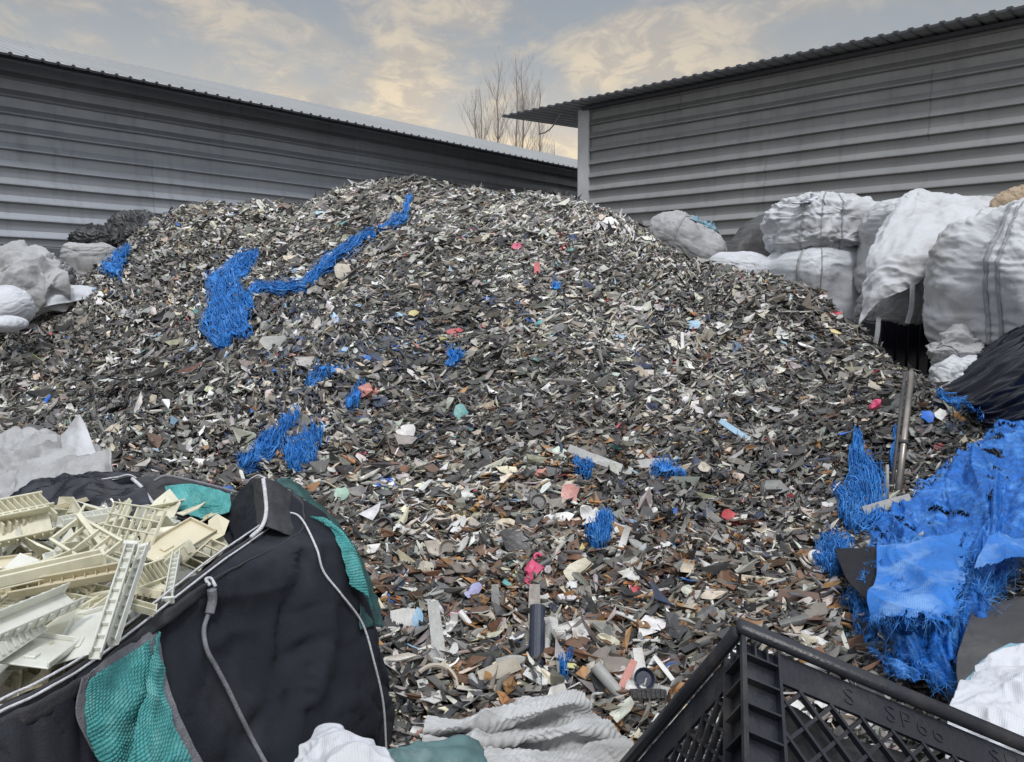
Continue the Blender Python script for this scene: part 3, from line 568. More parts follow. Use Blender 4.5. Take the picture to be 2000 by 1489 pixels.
# big torn tarpaulin on the right
TG = [[(1722, 1040, 3.45), (1800, 985, 3.6), (1850, 925, 3.85), (1925, 870, 4.2), (1960, 842, 4.45), (2070, 830, 4.5)],
      [(1712, 1062, 3.15), (1790, 1030, 3.25), (1850, 985, 3.4), (1930, 930, 3.6), (1985, 900, 3.8), (2090, 880, 3.9)],
      [(1708, 1085, 2.85), (1775, 1072, 2.85), (1840, 1050, 2.9), (1910, 1015, 3.05), (1980, 985, 3.2), (2090, 960, 3.3)],
      [(1706, 1125, 2.68), (1765, 1120, 2.62), (1830, 1110, 2.60), (1900, 1085, 2.72), (1970, 1060, 2.8), (2060, 1040, 2.9)],
      [(1703, 1170, 2.52), (1765, 1172, 2.42), (1825, 1172, 2.40), (1880, 1160, 2.45), (1935, 1140, 2.5), (2000, 1110, 2.6)],
      [(1722, 1225, 2.40), (1770, 1235, 2.28), (1815, 1240, 2.22), (1865, 1228, 2.25), (1905, 1205, 2.3), (1945, 1170, 2.4)],
      [(1745, 1290, 2.25), (1780, 1300, 2.15), (1818, 1305, 2.10), (1850, 1295, 2.1), (1880, 1270, 2.15), (1912, 1225, 2.25)],
      [(1752, 1330, 2.15), (1785, 1350, 2.05), (1815, 1368, 2.02), (1842, 1362, 2.03), (1866, 1340, 2.05), (1885, 1300, 2.15)]]
C_ = np.array([[P(*c) for c in r] for r in TG]); G = surf(C_, 230, 200); nn = gnorm(G); nn *= np.sign((nn*(np.array([0, 0, EYE])-G)).sum(-1))[..., None]
u_ = np.linspace(0, 1, 200)[None, :]+np.zeros((230, 1)); v_ = np.linspace(0, 1, 230)[:, None]+np.zeros((1, 200))
warp = fbm(np.stack([u_*3, v_*2, u_*0], -1), 2)*.35
G = G+nn*(.038*ridge(np.stack([(u_+warp*.8)*4.5-v_*1.2, v_*2.6+warp, u_*0+4], -1), 3)+.018*ridge(G*[7, 7, 9]+warp[..., None], 2)+.004*ridge(G*26, 2))[..., None]
tar = empty('blue_tarpaulin', tuple(G[100, 100]*[1, 1, 0]), 'large torn bright blue tarpaulin draped at the right edge, frayed all over', 'tarpaulin')
edge = np.minimum(np.minimum(u_, 1-u_), np.minimum(v_, 1-v_))[:-1, :-1]
kp = (fbm(((G[:-1, :-1]+G[1:, 1:])/2)*7+2, 3) < .42+.5*(edge > .02)*0+.22*np.exp(-((v_[:-1, :-1]-.45)/.2)**2)) & ((edge > .03) | (fbm(G[:-1, :-1]*25, 2) < .1))
t_ = mkobj('sheet', grid_mesh('sheet', G, keep=kp), M['blue'], None, True); solid(t_, .002); rel(t_, tar)
nf = 15000; iu = rng.integers(0, 200, nf); iv = rng.integers(0, 230, nf); edg = rng.random(nf) < .3; iu[edg & (rng.random(nf) < .6)] = 199 - rng.integers(0, 3, 1)[0]; iu[edg & (rng.random(nf) < .3)] = 1
p0 = G[iv, iu]; du = G[iv, np.minimum(iu+1, 199)]-G[iv, np.maximum(iu-1, 0)]; dv = G[np.minimum(iv+1, 229), iu]-G[np.maximum(iv-1, 0), iu]
du /= np.linalg.norm(du, axis=1)[:, None]+1e-9; dv /= np.linalg.norm(dv, axis=1)[:, None]+1e-9
sgn = np.where(iu > 190, 1, np.where(iu < 8, -1, rng.choice([-1, 1], nf)))[:, None]
dr = du*sgn*rng.uniform(-.2, 1, (nf, 1))+dv*rng.uniform(-.5, .8, (nf, 1))+nn[iv, iu]*rng.uniform(.0, .25, (nf, 1))
v, q = fibre_arrays(p0+nn[iv, iu]*.004, dr, np.where(iu > 190, rng.uniform(.03, .075, nf), rng.uniform(.006, .024, nf)), rng.uniform(.0010, .0022, nf), .25)
m = bpy.data.meshes.new('fringe'); npmesh(m, v, q); t2_ = mkobj('fringe', m, M['bluefib']); tag(t2_, kind='stuff'); rel(t2_, tar)

# generic draped cloth from (px, py, depth) rows
def cloth(name, rows, label, cat, mt, nu=90, nv=90, fold=(.03, 4., 2.), fine=.006, seed=0., thick=.003, group=None, parent=None, aniso=(1, 1, 1), fs=16, rib=0., ragged=0.):
    C_ = np.array([[P(*c) for c in r] for r in rows]); G = surf(C_, nu, nv); nn = gnorm(G); s = np.sign((nn*(np.array([0, 0, EYE])-G)).sum(-1).mean()); nn *= s
    q = G*np.array(aniso)
    G = G+nn*(fold[0]*(ridge(q*fold[1]+seed+.5*fbm(q*fold[2]+seed, 2)[..., None], 3)-.2)+fine*fbm(q*fs+seed, 3))[..., None]
    if rib:
        lv_ = np.concatenate([[0], np.cumsum(np.linalg.norm(np.diff(G, axis=0), axis=2).mean(1))])[:, None]+np.zeros((1, nv)); lu_ = np.concatenate([[0], np.cumsum(np.linalg.norm(np.diff(G, axis=1), axis=2).mean(0))])[None]+np.zeros((nu, 1))
        G = G+nn*(rib*np.sin(6.283*(lv_*.8+.6*lu_)/.015))[..., None]
    kp_ = None
    if ragged:
        vv_ = np.linspace(0, 1, nu)[:-1, None]; uu_ = np.linspace(0, 1, nv)[None, :-1]; e_ = np.minimum(1-vv_, 1-uu_)
        kp_ = e_ > ragged*(.5+1.1*fbm(np.stack([uu_*9+0*vv_, vv_*9+0*uu_, 0*vv_+0*uu_+seed], -1), 3))
    o = mkobj(name, grid_mesh(name, G, keep=kp_), mt, None, True)
    if label: tag(o, label, cat, group)
    solid(o, thick, -s if s else -1); 
    if parent is not None: rel(o, parent)
    return o, G, nn

M['bluepan'] = mat('blue_woven_panel', (.020, .20, .68), .5, var=.4, vscale=14, bump=.4, bscale=100, stain=(.26, .48, .88), stain_scale=7, stain_amt=.7, weave=45, wr=.4, wrs=6, wra=(3, 3, .6))
PG, _pn = cloth('smooth_panel', [[(1712, 1060, 2.71), (1750, 1064, 2.67), (1795, 1062, 2.65), (1845, 1056, 2.67), (1900, 1050, 2.73)], [(1709, 1100, 2.55), (1750, 1102, 2.49), (1795, 1104, 2.47), (1845, 1100, 2.47), (1895, 1095, 2.53)], [(1706, 1140, 2.43), (1748, 1144, 2.37), (1792, 1146, 2.34), (1840, 1142, 2.35), (1888, 1136, 2.39)], [(1703, 1185, 2.32), (1745, 1192, 2.24), (1790, 1195, 2.20), (1835, 1192, 2.21), (1878, 1180, 2.25)], [(1716, 1222, 2.23), (1750, 1232, 2.15), (1790, 1240, 2.10), (1830, 1236, 2.10), (1868, 1222, 2.15)]], None, None, M['bluepan'], ragged=.13, fold=(.030, 4, 1.8), fine=.003, seed=22, parent=tar, aniso=(1, .35, .35), nu=110, nv=110)[1:]
cloth('smooth_panel', [[(1925, 1055, 2.57), (1965, 1050, 2.59), (2010, 1045, 2.61), (2070, 1040, 2.63)], [(1915, 1090, 2.49), (1955, 1085, 2.49), (2000, 1078, 2.51), (2050, 1070, 2.53)], [(1905, 1130, 2.35), (1935, 1122, 2.35), (1970, 1110, 2.37), (2010, 1098, 2.39)]], None, None, M['bluepan'], ragged=.12, fold=(.022, 4, 1.8), fine=.003, seed=23, parent=tar, aniso=(1, .35, .35), nu=60, nv=70)
nf = 500; k_ = rng.integers(0, 110, nf); low_ = rng.random(nf) < .55; iv = np.where(low_, 96+rng.integers(0, 13, nf), k_); iu = np.where(low_, k_, 96+rng.integers(0, 13, nf))
p0 = PG[iv, iu]; dr = (PG[-1, 55]-PG[-30, 55])[None]*np.where(low_, 1, .25)[:, None]*6+(PG[55, -1]-PG[55, -30])[None]*np.where(low_, .1, 1)[:, None]*6+rng.normal(size=(nf, 3))*.35
v, q = fibre_arrays(p0+_pn[iv, iu]*.003, dr, rng.uniform(.012, .045, nf), rng.uniform(.0010, .0022, nf), .3); m = bpy.data.meshes.new('fringe'); npmesh(m, v, q); t2_ = mkobj('fringe', m, M['bluefib']); tag(t2_, kind='stuff'); rel(t2_, tar)
# ---------------------------------------------------------------- bulk bags (superellipsoid with real folds)
def sgp(a, e): return np.sign(a)*np.abs(a)**e
def bulk_bag(px, py, Yd, size, rot, label, mt='white', group='white bulk bags stacked by the right warehouse', e=(.42, .38), hor=0., vert=0., rough=.02, tuft=0, straps=(), seed=0., tufc='white2', tilt=(0, 0), topsag=0., cat='bulk bag', name='bulk_bag', sag=0.0, strapm='strap', nu=230, nv=160, gather=.0):
    c = P(px, py, Yd); u = np.linspace(-np.pi, np.pi, nu, endpoint=False)
    RM = np.array(Matrix.Rotation(R(rot), 3, 'Z') @ Matrix.Rotation(R(tilt[0]), 3, 'X') @ Matrix.Rotation(R(tilt[1]), 3, 'Y'))
    def S(uu, vv, off=0.):
        cu, su, cvv, sv = np.cos(uu), np.sin(uu), np.cos(vv), np.sin(vv)
        n = np.stack([cu*cvv, su*cvv, sv], -1)
        p = np.stack([sgp(cu, e[0])*sgp(cvv, e[1])*size[0]/2, sgp(su, e[0])*sgp(cvv, e[1])*size[1]/2, sgp(sv, e[1])*size[2]/2], -1)
        bul = 1+.05*np.cos(vv)**2-.05*np.sin(vv); p[..., :2] *= bul[..., None]
        if sag: p[..., 2] -= sag*np.maximum(0, p[..., 2]/size[2])*2*np.abs(fbm(p*3+seed, 2))
        q = p+seed
        amp = rough*.62*(ridge(q*[2.4, 2.4, 4.2]+.9*fbm(q*2, 2)[..., None], 3)-.3)+.22*rough*ridge(q*[7, 7, 15]+1.5*fbm(q*3, 2)[..., None], 2)
        cz = noise3(q*[2.6, 2.6, 5.5]+1.3*fbm(q*2.2, 2)[..., None]); cz2 = noise3(q*[6, 6, 9]+5+1.2*fbm(q*4, 2)[..., None])
        amp = amp-rough*(.30*np.exp(-(cz/.05)**2)+.22*np.exp(-(cz2/.07)**2))+min(size)*.13*fbm(q*1.7+11, 2)
        if hor: amp = amp+hor*(ridge(q*[1.2, 1.2, 13]+.8*fbm(q*3, 2)[..., None], 2)-.3)
        if vert: amp = amp+vert*(ridge(q*[11, 11, 1.3]+.5*fbm(q*2, 2)[..., None], 2)-.3)
        if gather: amp = amp+gather*np.clip(sv, 0, 1)**2*(ridge(q*[9, 9, 6], 3)-.2)
        p = p+n*(amp+off)[..., None]
        if topsag: p[..., 2] -= topsag*np.clip(sv, 0, 1)**6
        return p @ RM.T+c
    vv = np.linspace(-np.pi/2+.001, np.pi/2-.001, nv); U, Vv = np.meshgrid(u, vv); G = S(U, Vv)
    root = empty(name, tuple(c-[0, 0, size[2]/2]), label, cat, group)
    b = mkobj('body', grid_mesh('body', G[:, ::-1], wrap=True), M[mt], None, True); rel(b, root)
    for a, wd in straps:
        vs_ = np.linspace(-1.45, 1.35, 90); uu = np.array([a-wd, a-wd*.3, a+wd*.3, a+wd])
        Uq, Vq = np.meshgrid(R(1)*uu, vs_); Gs = S(Uq, Vq, .006); so_ = mkobj('strap', grid_mesh('strap', Gs), M[strapm], None, True); solid(so_, .003, 1); rel(so_, root)
    for k in range(tuft):
        r = random.Random(seed*10+k); a = r.uniform(-.35, .35)*size[0]; y_ = r.uniform(-.25, .1)*size[1]; hh = r.uniform(.05, .11); n1, n2 = 14, 26; w_ = r.uniform(.10, .22)
        tt, pp = np.meshgrid(np.linspace(0, 1, n1), np.linspace(0, 2*np.pi, n2, endpoint=False), indexing='ij')
        rr = w_*(1-.6*tt)*(1+.30*noise3(np.stack([np.cos(pp)*2, np.sin(pp)*2, tt*2+k+seed], -1))*2)
        Gt = np.stack([a+rr*np.cos(pp), y_+rr*.6*np.sin(pp), size[2]/2*.90+hh*tt*(1+.7*noise3(np.stack([np.cos(pp)*1.5, np.sin(pp)*1.5, tt*0+k*3+seed], -1)))-.03], -1)
        Gt += .018*ridge(Gt*16+k, 2)[..., None]*np.array([1, 1, .3])
        to = mkobj('tied_top', grid_mesh('tied_top', Gt @ RM.T+c, wrap=True), M[tufc], None, True); solid(to, .004); rel(to, root)
    return root, S
bulk_bag(1592, 582, 7.5, (.90, .85, .92), 28, 'clean white bulk bag under the squat strapped bag, faint dirt low down', 'white2', hor=.005, rough=.010, e=(.3, .3), straps=((-130, 1.2), (-172, 1.2)), seed=1)
bulk_bag(1470, 560, 7.9, (.75, .7, .62), 20, 'plain white bulk bag half hidden left of the clean upright bag', 'white2', rough=.014, seed=2, hor=.003)
bulk_bag(1618, 447, 7.55, (1.04, .85, .50), 26, 'squat wrinkled bulk bag with vertical lashings on top of the clean white one', 'white', hor=.014, rough=.03, tuft=6, straps=((-170, 1.), (-140, 1.), (-108, 1.)), seed=3, e=(.5, .55), gather=.03)
bulk_bag(1340, 480, 8.6, (.86, .7, .55), 10, 'slumped white bag with pale blue tied neck behind the crest of the heap', 'dirty', rough=.013, tuft=3, tufc='palebl', seed=4, e=(.7, .8), tilt=(0, 22), straps=((-120, 2.0),), gather=.015)
bulk_bag(1394, 532, 8.0, (.26, .3, .22), 0, 'small knotted white sack just below the slumped bag', 'white2', rough=.03, seed=5, e=(.9, .9))
bulk_bag(2030, 556, 5.35, (1.10, .95, 1.02), 12, 'biggest bulging bulk bag at the right edge with ladder-like straps and dirty base', 'white', rough=.020, hor=.008, straps=((-171, 1.5), (-162, 1.5), (-130, 1.2)), seed=6, e=(.62, .6), tilt=(6, -10), gather=.02)
bulk_bag(1830, 500, 6.9, (1.15, .9, .95), 10, 'white bulk bag standing behind the drooping white cover', 'white', rough=.03, seed=7, e=(.6, .6), tuft=2)
bulk_bag(1870, 692, 5.3, (.32, .3, .30), 0, 'small crumpled dirty sack tucked under the biggest bulging bag', 'dirty', rough=.04, seed=8, e=(.9, .9), hor=.02)
bulk_bag(1880, 745, 5.2, (.40, .3, .34), 0, 'small white sack below the crumpled one, beside the black film', 'white2', rough=.03, seed=9, e=(.8, .8))
bulk_bag(2000, 405, 6.4, (.42, .4, .30), 0, 'tan brown open sack at the top right corner of the stack', 'brown', rough=.02, seed=10, e=(.9, .9), gather=.02, group=None)
bulk_bag(1765, 600, 6.35, (.66, .5, .42), 8, 'grey-white bag with a scalloped lower hem under the drooping cover', 'dirty', rough=.02, seed=11, e=(.7, .7), straps=((-95, 2.),))
cloth('bag_cover', [[(1742, 425, 6.7), (1775, 382, 6.75), (1806, 368, 6.8), (1850, 385, 6.75), (1900, 388, 6.8), (1960, 395, 6.8)],
      [(1712, 470, 6.3), (1750, 440, 6.25), (1800, 425, 6.2), (1850, 425, 6.2), (1905, 425, 6.2), (1960, 430, 6.2)],
      [(1693, 530, 6.05), (1730, 505, 5.95), (1775, 492, 5.88), (1815, 480, 5.85), (1870, 470, 5.85), (1920, 460, 5.9)],
      [(1686, 590, 5.95), (1718, 560, 5.85), (1760, 543, 5.80), (1790, 530, 5.78), (1830, 505, 5.8), (1870, 490, 5.8)],
      [(1681, 644, 5.92), (1710, 598, 5.86), (1745, 577, 5.80), (1782, 560, 5.78), (1800, 545, 5.78), (1822, 520, 5.78)]],
      'drooping white woven cover hanging in a point beside the upright bags', 'cover', M['white'], fold=(.03, 2.6, 1.3), fine=.006, seed=2.)
st_ = MB()
for pth in ([(1782, 556, 5.74), (1780, 600, 5.72), (1772, 632, 5.72)], [(1688, 640, 5.88), (1686, 690, 5.86), (1698, 706, 5.86), (1712, 660, 5.86), (1716, 620, 5.9)], [(1698, 706, 5.85), (1704, 735, 5.84)]):
    pts = cr(np.array([P(*p) for p in pth]), 14)
    for a, b in zip(pts[:-1], pts[1:]): st_.bar(a, b, .035, .006, (0, 1, 0))
tag(st_.build('lifting_strap', M['strap']), 'white lifting straps dangling over the black container', 'strap')
cloth('dark_sheet', [[(1440, 455, 8.4), (1475, 425, 8.5), (1530, 405, 8.6), (1560, 415, 8.6)], [(1425, 480, 8.2), (1465, 455, 8.2), (1520, 440, 8.3), (1560, 440, 8.4)], [(1415, 510, 8.1), (1455, 500, 8.1), (1510, 490, 8.2), (1560, 485, 8.3)], [(1410, 530, 8.1), (1450, 525, 8.1), (1510, 520, 8.2), (1560, 520, 8.3)]],
      'dark charcoal sheet bulging between the slumped bag and the strapped stack', 'sheet', M['charcoal'], fold=(.015, 2, 1), fine=.003, seed=5)
# black container
bx = empty('black_container', tuple(P(1765, 700, 5.9)*[1, 1, 0]), 'black plastic container with a ribbed top edge beneath the scalloped bag', 'container')
q = P(1765, 690, 6.3); mb = MB(); mb.box((q[0]+.02, q[1]+.1, q[2]/2+.12), (.66, .6, q[2]+.30), None, 1.03)
o = mb.build('body', M['navy']); bv = o.modifiers.new('b', 'BEVEL'); bv.width = .03; bv.segments = 3; rel(o, bx)
mb = MB(); mb.box((q[0]+.02, q[1]+.1, q[2]-.18), (.72, .66, .05)); 
for k in range(7): mb.box((q[0]-.26+k*.09, q[1]-.215, q[2]+.06), (.012, .02, .42))
o = mb.build('rim', M['navy']); bv = o.modifiers.new('b', 'BEVEL'); bv.width = .008; rel(o, bx)
# black stretched film, folds fan out to the right
FR = [[(1806, 772, 5.35), (1850, 740, 5.25), (1905, 700, 5.15), (1955, 668, 5.05), (2010, 640, 4.95), (2110, 585, 4.8)],
      [(1840, 790, 5.0), (1885, 775, 4.9), (1935, 745, 4.8), (1985, 715, 4.7), (2040, 690, 4.6), (2130, 650, 4.5)],
      [(1890, 808, 4.75), (1930, 805, 4.65), (1975, 785, 4.55), (2025, 765, 4.45), (2075, 745, 4.35), (2150, 710, 4.3)],
      [(1930, 835, 4.6), (1965, 845, 4.5), (2010, 835, 4.4), (2060, 825, 4.3), (2110, 810, 4.2), (2170, 780, 4.15)],
      [(1965, 868, 4.5), (2000, 885, 4.4), (2045, 885, 4.3), (2090, 880, 4.2), (2140, 870, 4.1), (2190, 850, 4.0)]]
C_ = np.array([[P(*c) for c in r] for r in FR]); G = surf(C_, 160, 120); nn = gnorm(G); nn *= np.sign((nn*(np.array([0, 0, EYE])-G)).sum(-1).mean())
vq = np.linspace(0, 1, 160)[:, None]+np.zeros((1, 120)); uq = np.linspace(0, 1, 120)[None]+np.zeros((160, 1))
G = G+nn*(.03*ridge(np.stack([vq*7+uq*1.2, uq*.5, uq*0+8], -1), 3)+.012*ridge(np.stack([vq*22, uq*.9, uq*0], -1), 2))[..., None]
o = mkobj('black_film', grid_mesh('black_film', G), M['navy'], None, True); solid(o, .003); tag(o, 'glossy black plastic film pulled into long radiating folds at the right edge', 'plastic film')

# ---------------------------------------------------------------- left background bags
LG = 'bags heaped at the left edge by the warehouse'
cloth('slumped_sack', [[(-70, 505, 7.6), (-20, 492, 7.6), (30, 490, 7.6), (75, 498, 7.6), (108, 520, 7.5)], [(-70, 520, 7.1), (-20, 510, 7.05), (35, 508, 7.05), (82, 520, 7.1), (118, 540, 7.2)], [(-70, 550, 6.9), (-20, 540, 6.85), (35, 540, 6.85), (85, 548, 6.9), (125, 555, 7.1)], [(-70, 590, 6.9), (-20, 585, 6.8), (35, 580, 6.8), (85, 575, 6.9), (128, 568, 7.1)], [(-70, 640, 7.0), (-20, 630, 6.9), (35, 615, 6.9), (85, 600, 7.0), (130, 580, 7.2)]], 'white wrinkled sack slumped at the left edge below the corrugated wall, smudged with dirt', 'sack', M['dirty'], fold=(.085, 2.4, 1.6), fine=.02, fs=9, seed=33, group=LG, nu=150, nv=170)
bulk_bag(15, 600, 6.3, (.38, .4, .34), 0, 'rounded bright white sack at the left border', 'white2', LG, rough=.010, seed=22, e=(.9, .9))
bulk_bag(12, 632, 5.9, (.24, .3, .12), 0, 'flat crumpled white sack lowest at the left border', 'white2', LG, rough=.012, seed=23, e=(.9, .9))
bulk_bag(178, 518, 8.3, (.46, .4, .46), 8, 'open grey woven sack standing beside the blue shred', 'dirty', LG, rough=.018, seed=24, e=(.6, .35), hor=.008)
bulk_bag(268, 468, 9.0, (.56, .5, .50), 0, 'round black sack with a knotted top behind the left crest', 'dark', LG, rough=.04, seed=25, e=(.8, .9), gather=.04, tuft=1, tufc='dark', strapm='dark')
bulk_bag(192, 466, 8.6, (.50, .4, .20), 0, 'dark heap of torn film spilling over the open grey sack', 'dark', LG, rough=.05, seed=26, e=(.9, .9))
bulk_bag(110, 540, 7.6, (.22, .3, .28), 0, 'small brownish grey sack between the wrinkled bag and the open sack', 'greysk', LG, rough=.05, seed=27, e=(.9, .9))
cloth('white_sheet', [[(75, 570, 7.2), (110, 560, 7.3), (150, 558, 7.4), (190, 560, 7.5)], [(55, 595, 6.9), (100, 578, 7.), (150, 570, 7.2), (190, 568, 7.4)], [(45, 615, 6.8), (90, 600, 6.9), (140, 590, 7.1), (190, 580, 7.3)]], 'flat white plastic sheet tucked behind the left slope', 'sheet', M['white2'], fold=(.01, 3, 1), fine=.004, nu=30, nv=40)
st_ = MB(); r = random.Random(3)
for k in range(9):
    a = P(188+r.uniform(-12, 45), 466+r.uniform(-10, 8), 8.5); b = a+np.array([r.uniform(-.16, .12), 0, r.uniform(.05, .24)]); st_.bar(a, b, r.uniform(.015, .045), .006, (0, 1, 0))
tag(st_.build('plastic_offcut', M['charcoal']), 'bundle of dark jagged offcuts sticking up from the open grey sack', 'offcuts', kind='stuff')
st_ = MB()
for k in range(14):
    a = P(5+r.uniform(-10, 30), 500+r.uniform(-5, 10), 8.4); b = a+np.array([r.uniform(-.10, .10), r.uniform(-.05, .05), r.uniform(.03, .12)]); st_.bar(a, b, r.uniform(.01, .04), .006, (0, 1, 0))
tag(st_.build('plastic_offcut', M['dark']), 'tangle of dark scraps on top of the bags at the left border', 'offcuts', kind='stuff')

# ---------------------------------------------------------------- near left: white woven bag behind the black one
nb = empty('woven_bag', tuple(P(100, 900, 3.2)*[1, 1, 0]), 'grubby white woven bag with an upstanding folded flap behind the black bulk bag', 'woven bag')
o, _, _ = cloth('body', [[(-60, 870, 3.9), (0, 858, 3.85), (50, 848, 3.8), (100, 850, 3.75), (150, 862, 3.7), (180, 885, 3.7)],
   [(-60, 900, 3.6), (0, 885, 3.55), (55, 878, 3.5), (105, 880, 3.45), (150, 890, 3.4), (205, 895, 3.4)],
   [(-60, 940, 3.3), (0, 930, 3.25), (50, 925, 3.2), (100, 925, 3.15), (160, 920, 3.1), (222, 915, 3.1)],
   [(-60, 990, 3.05), (0, 985, 3.0), (50, 970, 2.95), (100, 965, 2.9), (160, 955, 2.9), (225, 945, 2.9)],
   [(-60, 1060, 2.95), (0, 1050, 2.9), (60, 1030, 2.85), (110, 1010, 2.8), (170, 1000, 2.8), (226, 985, 2.8)]], None, None, M['dirty'], fold=(.035, 4, 2), fine=.008, seed=7, parent=nb)
o, _, _ = cloth('flap', [[(118, 850, 3.5), (135, 835, 3.5), (150, 815, 3.5), (158, 812, 3.5)], [(125, 880, 3.4), (140, 868, 3.38), (158, 850, 3.38), (172, 842, 3.4)], [(135, 915, 3.3), (150, 905, 3.28), (170, 895, 3.28), (188, 885, 3.3)]], None, None, M['white'], fold=(.008, 5, 2), fine=.004, seed=8, nu=40, nv=40, parent=nb)
o, _, _ = cloth('hem', [[(-60, 985, 2.9), (40, 955, 2.85), (130, 910, 2.85), (215, 875, 2.85)], [(-60, 1010, 2.85), (40, 975, 2.8), (130, 935, 2.8), (222, 905, 2.8)], [(-60, 1030, 2.8), (40, 1000, 2.75), (130, 965, 2.75), (226, 940, 2.75)]], None, None, M['dirty'], fold=(.012, 5, 2), fine=.004, seed=9, parent=nb)

# ---------------------------------------------------------------- near left: black bulk bag
rimc = [(-240, 1480, 1.10), (-100, 1440, 1.12), (0, 1382, 1.16), (90, 1338, 1.22), (170, 1290, 1.32), (260, 1222, 1.46), (350, 1150, 1.62), (420, 1095, 1.80), (478, 1055, 1.95), (520, 1022, 2.05), (524, 985, 2.10), (520, 943, 2.16), (492, 942, 2.24), (470, 975, 2.32), (440, 1012, 2.36), (400, 1018, 2.42), (350, 1020, 2.45), (300, 985, 2.50), (262, 938, 2.52), (225, 940, 2.5), (150, 955, 2.5), (60, 985, 2.45), (-60, 1000, 2.35), (-220, 1040, 2.2), (-420, 1150, 1.9), (-480, 1300, 1.5), (-380, 1450, 1.2)]
RC = np.array([P(*c) for c in rimc]); RCc = np.concatenate([RC[-2:], RC, RC[:3]])
NS = 300; full = cr(RCc, (len(RCc)-1)*12+1)[24:24+12*len(RC)]; ring0 = full; NR = len(ring0)
cen = ring0.mean(0); 
XB = {1.0: .12, .92: .145, .72: .135, .5: .10, .28: .08, .08: .08, .01: .08}
def ringat(z, outv, bulge_dir=None):
    d = ring0-cen; d[:, 2] = 0; dl = np.linalg.norm(d, axis=1)[:, None]; p = ring0+d/dl*outv; p[:, 0] += np.clip((d/dl)[:, 0], 0, 1)*np.clip(((d/dl)[:, 1]+.5)*1.5, 0, 1)*XB.get(z, .13); p[:, 2] = z; return p
# smooth lower rings to a rounded square
def smooth_ring(p, k):
    w_ = np.exp(-np.linspace(-2, 2, 2*k+1)**2); w_ /= w_.sum(); q = np.zeros_like(p)
    for j in range(-k, k+1): q += np.roll(p, j, axis=0)*w_[j+k]
    return q
rings = [ring0, ring0+(ringat(1.0, .035)-ring0)*np.array([1, 1, .45]), ringat(.92, .085), ringat(.72, .17), ringat(.5, .22), ringat(.28, .22), ringat(.08, .16), ringat(.01, .10)]
for i in range(1, len(rings)):
    z = rings[i][:, 2].copy(); rings[i] = smooth_ring(rings[i], min(4+i*4, 26)); rings[i][:, 2] = z if i > 1 else rings[i][:, 2]
G = cr(np.array(rings), 130); arc = np.linspace(0, 1, NR, endpoint=False)
d = G-cen; d[..., 2] = 0; dn = d/np.linalg.norm(d, axis=2)[..., None]; vv = np.linspace(0, 1, 130)[:, None]
czb = noise3(G*[3.2, 3.2, 2.2]+1.2*fbm(G*1.5, 2)[..., None]); czc = noise3(G*[7, 7, 5]+4+1.1*fbm(G*3, 2)[..., None])
amp = .024*(ridge(G*[2.2, 2.2, 1.6]+.7*fbm(G*1.6, 2)[..., None], 2)-.4)-.020*np.exp(-(czb/.055)**2)-.008*np.exp(-(czc/.07)**2)+.004*ridge(G*[13, 13, 8]+3, 2)
G = G+dn*(amp*np.clip(vv*6, .08, 1))[..., None]
bag = empty('bulk_bag', (cen[0], cen[1], 0), 'big open black bulk bag with teal straps and white piping, full of pale plastic parts', 'bulk bag')
o = mkobj('shell', grid_mesh('shell', G, wrap=True), M['blackcloth'], None, True); solid(o, .003, 1); rel(o, bag)
# inner lining
def inn(z, off): d = cen-ring0; d[:, 2] = 0; p = ring0+d/np.linalg.norm(d, axis=1)[:, None]*off; return p if z is None else np.concatenate([p[:, :2], np.full((NR, 1), z)], 1)
GI = cr(np.array([inn(None, .012), inn(None, .03)+(0, 0, -.06), inn(.98, .06), inn(.90, .12)]), 30); GI = GI+(.012*ridge(GI*9, 2))[..., None]*dn[:1]
o = mkobj('lining', grid_mesh('lining', GI, wrap=True), M['blackcloth'], None, True); solid(o, .002); rel(o, bag)
mb = MB(); fl = inn(.93, .08); mb.add(list(fl)+[(cen[0], cen[1], .98)], [(i, (i+1) % NR, NR) for i in range(NR)]); rel(mb.build('fill_layer', pm('taupe')), bag)
# hem band folded over the rim
hem = np.stack([ring0+dn[0]*.004+[0, 0, .004], ring0+dn[0]*.012+[0, 0, -.01], ring0+dn[1]*.022+[0, 0, -.04], G[9]+dn[9]*.012], 0); hem = cr(hem, 12); hem = hem+dn[0]*(.004*ridge(hem*12, 2))[..., None]
o = mkobj('hem', grid_mesh('hem', hem, wrap=True), M['blackrim'], None, True); solid(o, .003, 1); rel(o, bag)
for dz, off, nm in ((.012, .000, 'piping'), (-.001, .0185, 'piping')):
    mb = MB(); pp = ring0+dn[0]*off+[0, 0, dz]+dn[0]*.001*0; pp = pp+noise3(pp*25)[:, None]*.0025
    mb.tube(list(pp[8*1:20*12]), .0026, 6); rel(mb.build(nm, M['piping'], None, True), bag)
def on_shell(i, j, off=.008): j = int(j) % NR; i = int(min(max(i, 0), 129)); return G[i, j]+dn[i, j]*off
def shell_hit(px, py, off=.01):
    r = ray(px, py); r = r/np.linalg.norm(r); v = G.reshape(-1, 3)-[0, 0, EYE]; t = v @ r; dd = np.linalg.norm(v-t[:, None]*r, axis=1); dd = np.where(((-dn.reshape(-1, 3)) @ r) > -.05, dd, dd+1.)
    k = np.argmin(dd+.0*t); return G.reshape(-1, 3)[k]+dn.reshape(-1, 3)[k]*off
def rope(path, rad, mt, nm, par, off=.010, n=10, twist=True):
    pts = cr(np.array([shell_hit(px, py, off) for px, py in path]), n*len(path)); mb = MB(); mb.tube(list(pts), rad, 6)
    o = mb.build(nm, mt, None, True); rel(o, par); return o
